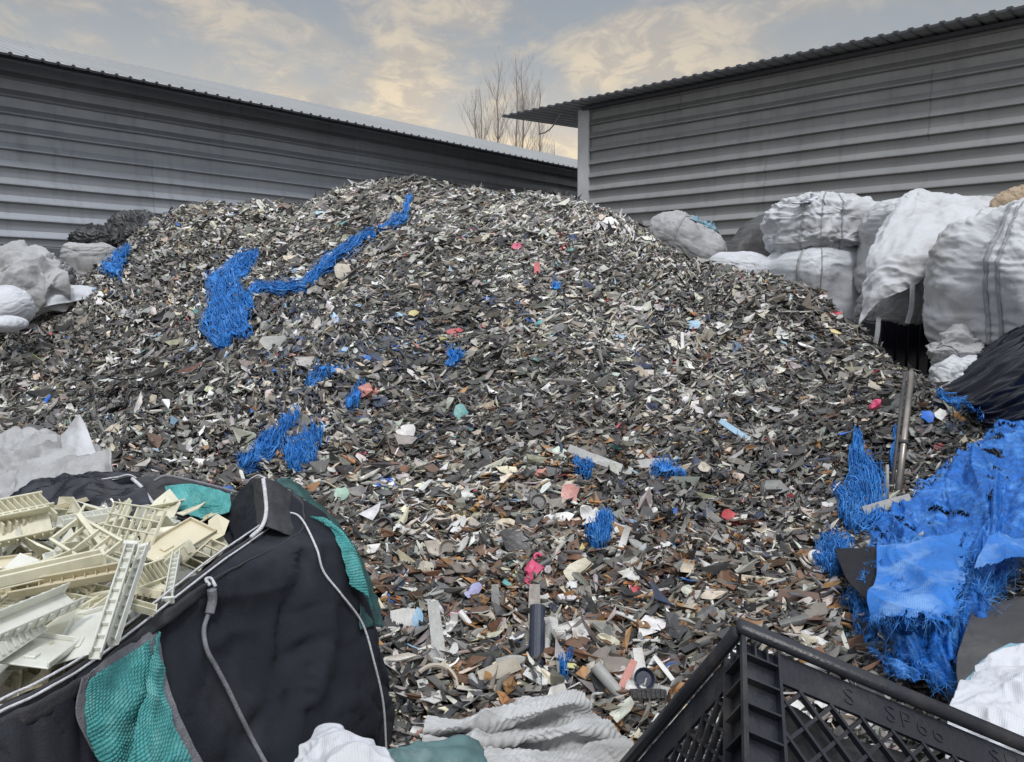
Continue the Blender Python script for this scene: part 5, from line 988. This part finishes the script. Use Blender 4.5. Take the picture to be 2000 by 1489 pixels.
cloth('body', [[(1905, 1300, 1.80), (1950, 1278, 1.82), (2000, 1270, 1.85), (2080, 1270, 1.85)], [(1880, 1340, 1.70), (1935, 1330, 1.70), (2000, 1320, 1.7), (2080, 1315, 1.7)], [(1858, 1375, 1.62), (1925, 1380, 1.6), (2000, 1375, 1.58), (2080, 1370, 1.58)], [(1850, 1420, 1.58), (1915, 1430, 1.55), (2000, 1440, 1.5), (2080, 1440, 1.5)], [(1850, 1480, 1.56), (1915, 1500, 1.52), (2000, 1520, 1.48), (2080, 1520, 1.48)]], None, None, M['white2'], fold=(.016, 7, 3), fine=.004, seed=17, parent=ws)
cloth('hem', [[(1868, 1352, 1.70), (1905, 1305, 1.80), (1950, 1272, 1.84), (1985, 1258, 1.86), (2060, 1256, 1.86)], [(1872, 1362, 1.68), (1912, 1318, 1.77), (1955, 1288, 1.80), (1990, 1276, 1.82), (2060, 1276, 1.82)]], None, None, M['palebl'], fold=(.006, 9, 3), fine=.002, seed=18, parent=ws, nu=14, nv=80)

# ---------------------------------------------------------------- steel pole
b0 = P(1752, 985, 3.75); t0 = P(1780, 728, 4.3); pl = empty('steel_pole', tuple(b0), 'dull brownish steel tube leaning upright in the heap beside the blue tarpaulin', 'pole')
mb = MB(); mb.tube([b0, t0], .018, 16); rel(mb.build('tube', M['steel'], None, True), pl)
off = np.array([-.035, .0, -.02]); mb = MB(); mb.tube([b0+off, t0+off+[0, 0, .02]], .010, 10); rel(mb.build('inner_rod', M['charcoal'], None, True), pl)
mb = MB(); mb.tube([b0+(0, 0, -.05), b0+(0, 0, .03)], .034, 16); mb.tube([b0+(t0-b0)*.42, b0+(t0-b0)*.44], .026, 16); rel(mb.build('collar', M['charcoal'], None, True), pl)
q0 = hit(1733, 1000); mb = MB(); mb.tube([q0, q0+(P(1735, 915, 3.9)-P(1735, 1000, 3.9))], .008, 8); tag(mb.build('thin_rod', pm('light grey'), None, True), 'thin grey rod standing just left of the steel pole', 'rod')

# ---------------------------------------------------------------- individual scraps
def place(me, p, up, az, name, label, cat, mt, sc=1., group=None):
    o = bpy.data.objects.new(name, me); COL.objects.link(o); up = Vector(up).normalized(); q = Vector((0, 0, 1)).rotation_difference(up)
    o.rotation_euler = (q.to_matrix() @ Matrix.Rotation(az, 3, 'Z')).to_euler(); o.location = p; o.scale = (sc,)*3
    if not me.materials: me.materials.append(mt)
    tag(o, label, cat, group); return o
def m_plate(L_, W, seed, n=11, bend=.2, th=.004):
    r = random.Random(seed); b = MB(); P_ = []
    for k in range(n):
        a = k/n*6.283; rr = r.uniform(.7, 1.1); P_.append((math.cos(a)*L_/2*rr, math.sin(a)*W/2*rr))
    def zf(x, y): return bend*(x*x/L_-y*y/W*.6)
    t = [(x, y, zf(x, y)) for x, y in P_]; i = [(x*.5, y*.5, zf(x*.5, y*.5)) for x, y in P_]; c = [(0, 0, 0)]; lo = [(x, y, z-th) for x, y, z in t]
    f = [(k, (k+1) % n, n+(k+1) % n, n+k) for k in range(n)]+[(n+k, n+(k+1) % n, 2*n) for k in range(n)]+[(k, 2*n+1+k, 2*n+1+(k+1) % n, (k+1) % n) for k in range(n)]+[tuple(2*n+1+k for k in range(n))[::-1]]
    b.add(t+i+c+lo, f); return b.mesh('plate')
def m_slat(L_, W, th, bend=0., ribs=0):
    n = 12; b = MB(); v = []
    for i in range(n+1):
        x = -L_/2+L_*i/n; z = bend*(x/L_*2)**2*L_/2; w_ = W*(1-.25*abs(x/L_))
        v += [(x, -w_/2, z), (x, w_/2, z), (x, w_/2, z+th), (x, -w_/2, z+th)]
    f = []
    for i in range(n):
        a = i*4; f += [(a+j, a+(j+1) % 4, a+4+(j+1) % 4, a+4+j) for j in range(4)]
    f += [(3, 2, 1, 0), tuple(n*4+j for j in range(4))]; b.add(v, f)
    for k in range(ribs):
        x = -L_/2+(k+.5)*L_/ribs; b.box((x, 0, th+.003+bend*(x/L_*2)**2*L_/2), (.004, W*.8, .006))
    return b.mesh('slat')
def m_tube(L_, r_, n=16):
    b = MB(); v = []
    for x in (-L_/2, L_/2):
        for rr in (r_, r_*.8):
            v += [(x, rr*math.cos(6.283*k/n), rr*math.sin(6.283*k/n)) for k in range(n)]
    f = []
    for k in range(n):
        k2 = (k+1) % n; f += [(k, k2, 2*n+k2, 2*n+k), (n+k, 3*n+k, 3*n+k2, n+k2), (k, n+k, n+k2, k2), (2*n+k, 2*n+k2, 3*n+k2, 3*n+k)]
    b.add(v, f); return b.mesh('tube')
def m_ring(R_, r_, n=22, arc=6.283):
    b = MB(); b.tube([(R_*math.cos(arc*k/n), R_*math.sin(arc*k/n), 0) for k in range(n+1)], r_, 7); return b.mesh('ring')
def m_cup(R_, h_, n=16):
    b = MB(); v = []; pr = [(R_, h_), (R_*.95, h_), (R_*.8, .003), (0.0001, .003)]
    pr = [(R_*.75, 0), (R_, h_), (R_*.94, h_), (R_*.70, .004)]
    for rr, z in pr: v += [(rr*math.cos(6.283*k/n), rr*math.sin(6.283*k/n), z) for k in range(n)]
    f = [(i*n+k, i*n+(k+1) % n, (i+1)*n+(k+1) % n, (i+1)*n+k) for i in range(3) for k in range(n)]+[tuple(range(n))[::-1], tuple(3*n+k for k in range(n))]
    b.add(v, f); return b.mesh('cup')
def m_bracket(s_, seed):
    r = random.Random(seed); b = MB(); b.box((0, 0, 0), (s_, s_*.35, .004)); b.box((s_*.5, 0, s_*.2), (.004, s_*.34, s_*.4)); b.box((-s_*.25, s_*.27, 0), (s_*.2, s_*.2, .004))
    b.box((-s_*.05, 0, .008), (.004, s_*.34, .012)); b.tube([(-s_*.3, 0, .002), (-s_*.3, 0, .02)], s_*.08, 10); return b.mesh('bracket')
def m_lump(s_, seed):
    bm = bmesh.new(); bmesh.ops.create_icosphere(bm, subdivisions=2, radius=s_)
    co = np.array([v.co[:] for v in bm.verts]); co2 = co*(1+.9*fbm(co/s_*1.3+seed*3.7, 4)[:, None])*[1, .7, .55]
    for v, c in zip(bm.verts, co2): v.co = c
    me = bpy.data.meshes.new('lump'); bm.to_mesh(me); bm.free(); return me
def m_torn(L_, W, seed):
    """ragged sheet scrap, crumpled"""
    n = 22; r = np.random.default_rng(seed+50); ang = np.linspace(0, 2*np.pi, n, endpoint=False); c_ = np.stack([np.cos(ang), np.sin(ang), ang*0+seed*2.3], 1)
    sq = 1/np.maximum(abs(np.cos(ang+.4)), abs(np.sin(ang+.4))); rr = .62*sq*(1+.45*fbm(c_*1.1, 2))+r.normal(0, .045, n); rr[int(r.integers(0, n))] *= .55
    rings_ = []
    for u in (0.001, .3, .55, .8, 1.):
        c = np.stack([np.cos(ang)*rr*u*L_/2, np.sin(ang)*rr*u*W/2, ang*0], 1); c[:, 2] = .20*L_*noise3(c/L_*3+seed*1.7)+.10*L_*ridge(c/L_*2.5+seed, 1)*.4; rings_.append(c)
    return grid_mesh('torn', np.array(rings_), wrap=True)
def drop(px, py, me, az, name, label, cat, col, sc=1., lift=.03, tilt=.25, upv=None, group=None, solidt=None):
    p = hit(px, py); n = Hn(p[0], p[1]); r = random.Random(int(px*7+py)); up = upv or (n[0]+r.gauss(0, tilt), n[1]+r.gauss(0, tilt), n[2]+.1)
    o = place(me, p+n*lift, up, az, name, label, cat, pm(col), sc, group)
    if solidt: solid(o, solidt)
    return o
NB = (0, -.85, .5)
D = drop
D(1052, 1292, m_tube(.30, .028), R(88), 'plastic_tube', 'long dark navy tube standing out of the heap foot above the woven cloth', 'tube', 'navy', upv=(0, -.75, .65), lift=.05)
D(852, 1285, m_slat(.30, .045, .012, .02, 0), R(-80), 'plastic_batten', 'long off-white tapering slat on the lower left foot of the heap', 'slat', 'light grey', upv=(0, -.75, .65), lift=.05)
D(862, 1330, m_lump(.022, 3), 0, 'plastic_plug', 'cream cap at the lower end of the long off-white slat', 'cap', 'cream', lift=.05)
D(850, 1362, m_ring(.07, .008, 20, 2.4), R(0), 'curved_handle', 'tan arched handle lying just above the woven cloth', 'handle', 'beige', upv=(0, -.8, .6), lift=.03)
D(1048, 1205, m_slat(.17, .045, .015), R(88), 'wooden_block', 'upright grey-brown block above the navy tube', 'block', 'taupe', upv=(0, -.8, .6), lift=.04)
D(974, 1210, m_slat(.19, .032, .01), R(92), 'plastic_batten', 'narrow dark grey slat left of the navy tube', 'slat', 'grey', upv=(0, -.8, .6), lift=.04)
D(1046, 1140, m_lump(.042, 5), R(60), 'plastic_lump', 'bright pink moulded piece above the grey-brown block', 'plastic piece', 'pink', lift=.05)
D(1054, 1110, m_ring(.014, .007, 14, 5), R(10), 'plastic_loop', 'pink loop touching the bright pink moulded piece', 'plastic loop', 'pink', upv=NB, lift=.05)
D(718, 783, m_lump(.062, 8), R(30), 'plastic_lump', 'salmon pink lump on the left centre of the heap', 'plastic piece', 'salmon', lift=.06)
D(1085, 1262, m_torn(.17, .15, 4), 0, 'torn_sheet', 'white printed paper-like scrap touching the navy tube', 'scrap', 'white', upv=NB, lift=.06, solidt=.002)
D(1135, 1250, m_torn(.10, .09, 5), 1, 'torn_sheet', 'small white ragged scrap right of the paper-like one', 'scrap', 'white', upv=NB, lift=.05, solidt=.002)
D(1155, 1030, m_torn(.16, .16, 6), 2, 'torn_sheet', 'white torn piece with three points above the blue net shred', 'scrap', 'white', upv=NB, lift=.06, solidt=.003)
D(908, 988, m_torn(.12, .10, 7), 1, 'torn_sheet', 'white torn piece left of centre on the lower heap', 'scrap', 'white', upv=NB, lift=.05, solidt=.003)
D(1130, 1140, m_plate(.15, .07, 3), R(35), 'plastic_shard', 'cream curved shard right of the bright pink piece', 'shard', 'cream', upv=NB, lift=.06)
D(1213, 1090, m_slat(.16, .03, .006, .25), R(70), 'plastic_batten', 'white curved slat right of the blue net shred', 'slat', 'white', upv=NB, lift=.05)
D(926, 1175, m_plate(.09, .05, 12), R(30), 'plastic_shard', 'lilac half-round shard on the lower heap', 'shard', 'lilac', upv=NB, lift=.06)
D(812, 1248, m_plate(.05, .11, 13), R(0), 'plastic_shard', 'light blue pointed shard near the black bag', 'shard', 'light blue', upv=NB, lift=.06)
D(785, 1240, m_slat(.09, .09, .012, 0, 6), R(5), 'ribbed_block', 'white ribbed block beside the light blue pointed shard', 'block', 'white', upv=NB, lift=.05)
D(905, 1240, m_tube(.06, .012), R(-50), 'plastic_plug', 'small white tube cap with a pink tip on the lower heap', 'cap', 'white', upv=NB, lift=.06)
D(885, 1232, m_lump(.02, 9), 0, 'plastic_lump', 'dark pink tip next to the white tube cap', 'plastic piece', 'pink', lift=.06)
D(1228, 1352, m_slat(.09, .025, .014), R(60), 'plastic_clip', 'coral pink clip at the heap foot near the crate', 'clip', 'salmon', upv=NB, lift=.06)
D(1258, 1362, m_cup(.034, .02), 0, 'plastic_cup', 'dark blue round cap at the heap foot near the crate', 'cap', 'navy', upv=NB, lift=.06)
D(1240, 1375, m_torn(.11, .09, 15), 0, 'torn_sheet', 'white scrap under the coral clip near the crate', 'scrap', 'white', upv=NB, lift=.04, solidt=.003)
D(1262, 1388, m_slat(.10, .03, .012, 0, 7), R(0), 'connector_strip', 'black connector strip below the dark blue cap', 'connector', 'black', upv=NB, lift=.06)
D(1250, 1325, m_slat(.10, .035, .008), R(95), 'plastic_batten', 'white upright slat behind the coral clip', 'slat', 'white', upv=NB, lift=.05)
D(1192, 1360, m_tube(.13, .020), R(-50), 'plastic_tube', 'taupe tube slanting down towards the coral clip', 'tube', 'light grey', upv=NB, lift=.05)
D(1000, 1320, m_plate(.11, .04, 21), 0, 'plastic_shard', 'flat oval grey-white shard left of the navy tube', 'shard', 'light grey', upv=NB, lift=.05)
D(975, 1335, m_slat(.14, .05, .012, .05), R(20), 'plastic_batten', 'dusty cream block under the oval shard', 'block', 'beige', upv=NB, lift=.05)
D(885, 1328, m_lump(0.025, 22), 0, 'foam_lump', 'orange foam lump right of the tapering slat', 'foam piece', 'orange brown', lift=.05)
D(995, 1368, m_lump(0.032, 23), 1, 'foam_lump', 'largest orange foam lump just above the woven cloth', 'foam piece', 'orange brown', lift=.05)
D(950, 1192, m_lump(0.025, 24), 2, 'foam_lump', 'orange foam lump right of the lilac shard', 'foam piece', 'orange brown', lift=.05)
D(1255, 1242, m_lump(0.027, 25), 2, 'foam_lump', 'rusty foam lump below the orange patch at right centre', 'foam piece', 'orange brown', lift=.05)
D(982, 1025, m_lump(0.023, 26), 2, 'foam_lump', 'small rusty lump in the middle of the lower heap', 'foam piece', 'orange brown', lift=.05)
D(1110, 985, m_plate(.12, .10, 27), 1, 'plastic_shard', 'salmon ragged shard on the brown patch of the heap', 'shard', 'salmon', upv=NB, lift=.05)
D(1055, 940, m_lump(.035, 28), 1, 'plastic_lump', 'faded red crumpled piece above the salmon shard', 'plastic piece', 'salmon', lift=.05)
D(1430, 1030, m_plate(.12, .07, 29), R(-40), 'plastic_shard', 'dusty red shard on the right of the lower heap', 'shard', 'red', upv=NB, lift=.05)
D(1372, 932, m_lump(.045, 30), R(70), 'foam_lump', 'tan curled piece on the ledge right of centre', 'foam piece', 'beige', lift=.05)
D(1712, 806, m_lump(.040, 31), R(10), 'plastic_lump', 'hot pink piece left of the steel pole', 'plastic piece', 'pink', lift=.06)
D(1048, 540, m_slat(.14, .05, .01), R(90), 'plastic_batten', 'red upright piece high on the middle of the heap', 'slat', 'red', upv=NB, lift=.05)
D(892, 663, m_plate(.12, .07, 33), R(0), 'plastic_shard', 'crimson shard near the centre of the heap', 'shard', 'red', upv=NB, lift=.05)
D(1008, 492, m_plate(.09, .07, 34), R(0), 'plastic_shard', 'pink shard below the peak of the heap', 'shard', 'pink', upv=NB, lift=.05)
D(1440, 866, m_slat(.28, .04, .01), R(-38), 'plastic_batten', 'light blue slanting slat on the right slope', 'slat', 'light blue', upv=NB, lift=.06)
D(1170, 925, m_slat(.36, .05, .006, .05), R(-22), 'bent_sheet', 'long pale bent sheet over blue film at the heap centre', 'sheet', 'light grey', upv=NB, lift=.07)
D(1268, 925, m_slat(.20, .05, .008), R(5), 'plastic_batten', 'grey-white flat slat right of the long bent sheet', 'slat', 'light grey', upv=NB, lift=.06)
D(900, 824, m_plate(.09, .11, 37), R(0), 'plastic_shard', 'teal shard near the middle of the heap', 'shard', 'teal', upv=NB, lift=.06)
D(666, 988, m_plate(.08, .08, 38), R(0), 'plastic_shard', 'mint green shard near the black bag corner', 'shard', 'mint', upv=NB, lift=.06)
D(793, 860, m_plate(.13, .09, 39), R(20), 'plastic_shard', 'bright white square shard left of the teal shard', 'shard', 'white', upv=NB, lift=.06)
D(540, 687, m_plate(.20, .13, 40), R(10), 'plastic_shard', 'large translucent grey disc at the foot of the blue shred', 'shard', 'light grey', upv=NB, lift=.07)
D(680, 545, m_plate(.20, .15, 41), R(-40), 'plastic_shard', 'large dusty beige triangular shard under the blue ribbon', 'shard', 'beige', upv=NB, lift=.07)
D(812, 626, m_plate(.08, .06, 42), R(10), 'plastic_shard', 'yellow chip in the blue-tinged zone of the heap', 'shard', 'yellow', upv=NB, lift=.06)
D(1350, 648, m_plate(.13, .09, 43), R(10), 'plastic_shard', 'light blue shard on the upper right slope', 'shard', 'light blue', upv=NB, lift=.06)
D(1328, 690, m_slat(.24, .025, .01), R(86), 'plastic_batten', 'thin white upright strip on the right slope', 'slat', 'white', upv=NB, lift=.05)
D(1595, 1118, m_ring(.020, .010, 14), R(0), 'perforated_piece', 'white perforated piece beside the blue clump', 'plastic piece', 'white', upv=NB, lift=.06)
D(1572, 1112, m_lump(.028, 44), 0, 'foam_lump', 'orange lump left of the white perforated piece', 'foam piece', 'orange brown', lift=.06)
D(1690, 1180, m_lump(.026, 45), R(-30), 'brick_fragment', 'terracotta fragment under the black triangle', 'fragment', 'salmon', lift=.05)
D(1755, 1205, m_bracket(.15, 3), R(-15), 'plastic_bracket', 'white moulded bracket lying on the lower blue tarpaulin', 'bracket', 'white', upv=(0, -.6, .8), lift=.10)
D(1805, 1222, m_slat(.07, .05, .02, 0, 4), R(-20), 'ribbed_block', 'ribbed white block at the right end of the bracket', 'block', 'light grey', upv=(0, -.6, .8), lift=.12)
D(1735, 1020, m_slat(.24, .05, .012, .1), R(15), 'bent_sheet', 'dusty grey bent plate at the base of the steel pole', 'plate', 'light grey', upv=NB, lift=.08)
D(1770, 915, m_plate(.14, .10, 47), 0, 'plastic_shard', 'dark grey shard right of the steel pole', 'shard', 'grey', upv=NB, lift=.06)
D(1810, 828, m_plate(.10, .08, 48), 0, 'plastic_shard', 'bright blue shard right of the steel pole', 'shard', 'blue', upv=NB, lift=.06)
D(1832, 826, m_plate(.10, .07, 49), 1, 'plastic_shard', 'white shard beside the bright blue one', 'shard', 'white', upv=NB, lift=.06)
D(1050, 1000, m_cup(.04, .015), 0, 'plastic_disc', 'grey round cap on the brown patch', 'cap', 'grey', upv=NB, lift=.05)
D(878, 1095, m_cup(.04, .012), 0, 'plastic_disc', 'taupe washer-like cap on the lower left of the heap', 'cap', 'taupe', upv=NB, lift=.05)
D(750, 1045, m_ring(.035, .010, 18), 0, 'plastic_ring', 'black ring near the teal strap of the bag', 'ring', 'black', upv=NB, lift=.05)
D(1010, 1085, m_plate(.16, .10, 51), R(-40), 'plastic_shard', 'large dark grey blade-shaped shard above the pink piece', 'shard', 'dark grey', upv=NB, lift=.06)
D(1190, 1275, m_lump(.035, 52), 0, 'plastic_ball', 'off-white rounded shell right of the ragged scraps', 'plastic piece', 'cream', lift=.05)
# loose pieces near the foot of the heap, the ones that show largest
kinds = [('plastic_shard', 'shard', lambda s: m_plate(.11, .07, s, 9, random.Random(s).uniform(-.4, .5))), ('plastic_strip', 'strip', lambda s: m_slat(.13, .022, .004, random.Random(s).uniform(-.2, .3))),
         ('plastic_bracket', 'bracket', lambda s: m_bracket(.07, s)), ('plastic_tube', 'tube', lambda s: m_tube(.09, .014)), ('foam_lump', 'foam piece', lambda s: m_lump(.018, s)), ('plastic_disc', 'cap', lambda s: m_cup(.022, .012)), ('torn_sheet', 'scrap', lambda s: m_torn(.10, .08, s))]
adj = {'plastic_shard': 'flat curved %s plastic shard lying loose on the lower half of the heap', 'plastic_strip': 'narrow %s plastic strip lying loose on the lower half of the heap', 'plastic_bracket': 'small moulded %s bracket lying loose on the lower half of the heap',
       'plastic_tube': 'short hollow %s tube lying loose on the lower half of the heap', 'foam_lump': 'small %s foam lump lying loose on the lower half of the heap', 'plastic_disc': 'small round %s cap lying loose on the lower half of the heap', 'torn_sheet': 'ragged torn %s scrap lying loose on the lower half of the heap'}
cols = {'plastic_shard': ['dark grey', 'grey', 'light grey', 'black', 'white', 'brown', 'taupe'], 'plastic_strip': ['grey', 'dark grey', 'light grey', 'white', 'taupe'], 'plastic_bracket': ['dark grey', 'light grey', 'black', 'white'], 'plastic_tube': ['grey', 'dark grey', 'light grey'], 'foam_lump': ['orange brown', 'brown'], 'plastic_disc': ['grey', 'black', 'taupe'], 'torn_sheet': ['white', 'beige', 'light grey']}
cache = {}; r = random.Random(99); made = 0
while made < 230:
    px = r.uniform(640, 1760); py = r.uniform(900, 1440)
    if r.random() > ((py-850)/450): continue
    if px < 780 and py > 1000: continue
    p = hit(px, py); pj = proj(p)
    if abs(pj[1][0]-py) > 8: continue
    k = r.choices(range(7), (9, 6, 3, 2, 3, 1.2, 2.5))[0]; nm, cat, fn = kinds[k]; c = r.choice(cols[nm]); v = r.randint(0, 2); key = (k, c, v)
    if key not in cache: cache[key] = fn(v*13+k+2)
    n = Hn(p[0], p[1]); o = place(cache[key], p+n*.045, n+np.array([r.gauss(0, .35), r.gauss(0, .35), 0]), r.uniform(0, 6.28), nm, adj[nm] % c, cat, pm(c), r.uniform(.6, 1.25), 'loose %s %s pieces on the lower heap' % (c, cat))
    if k == 6 and not o.modifiers: solid(o, .002)
    made += 1
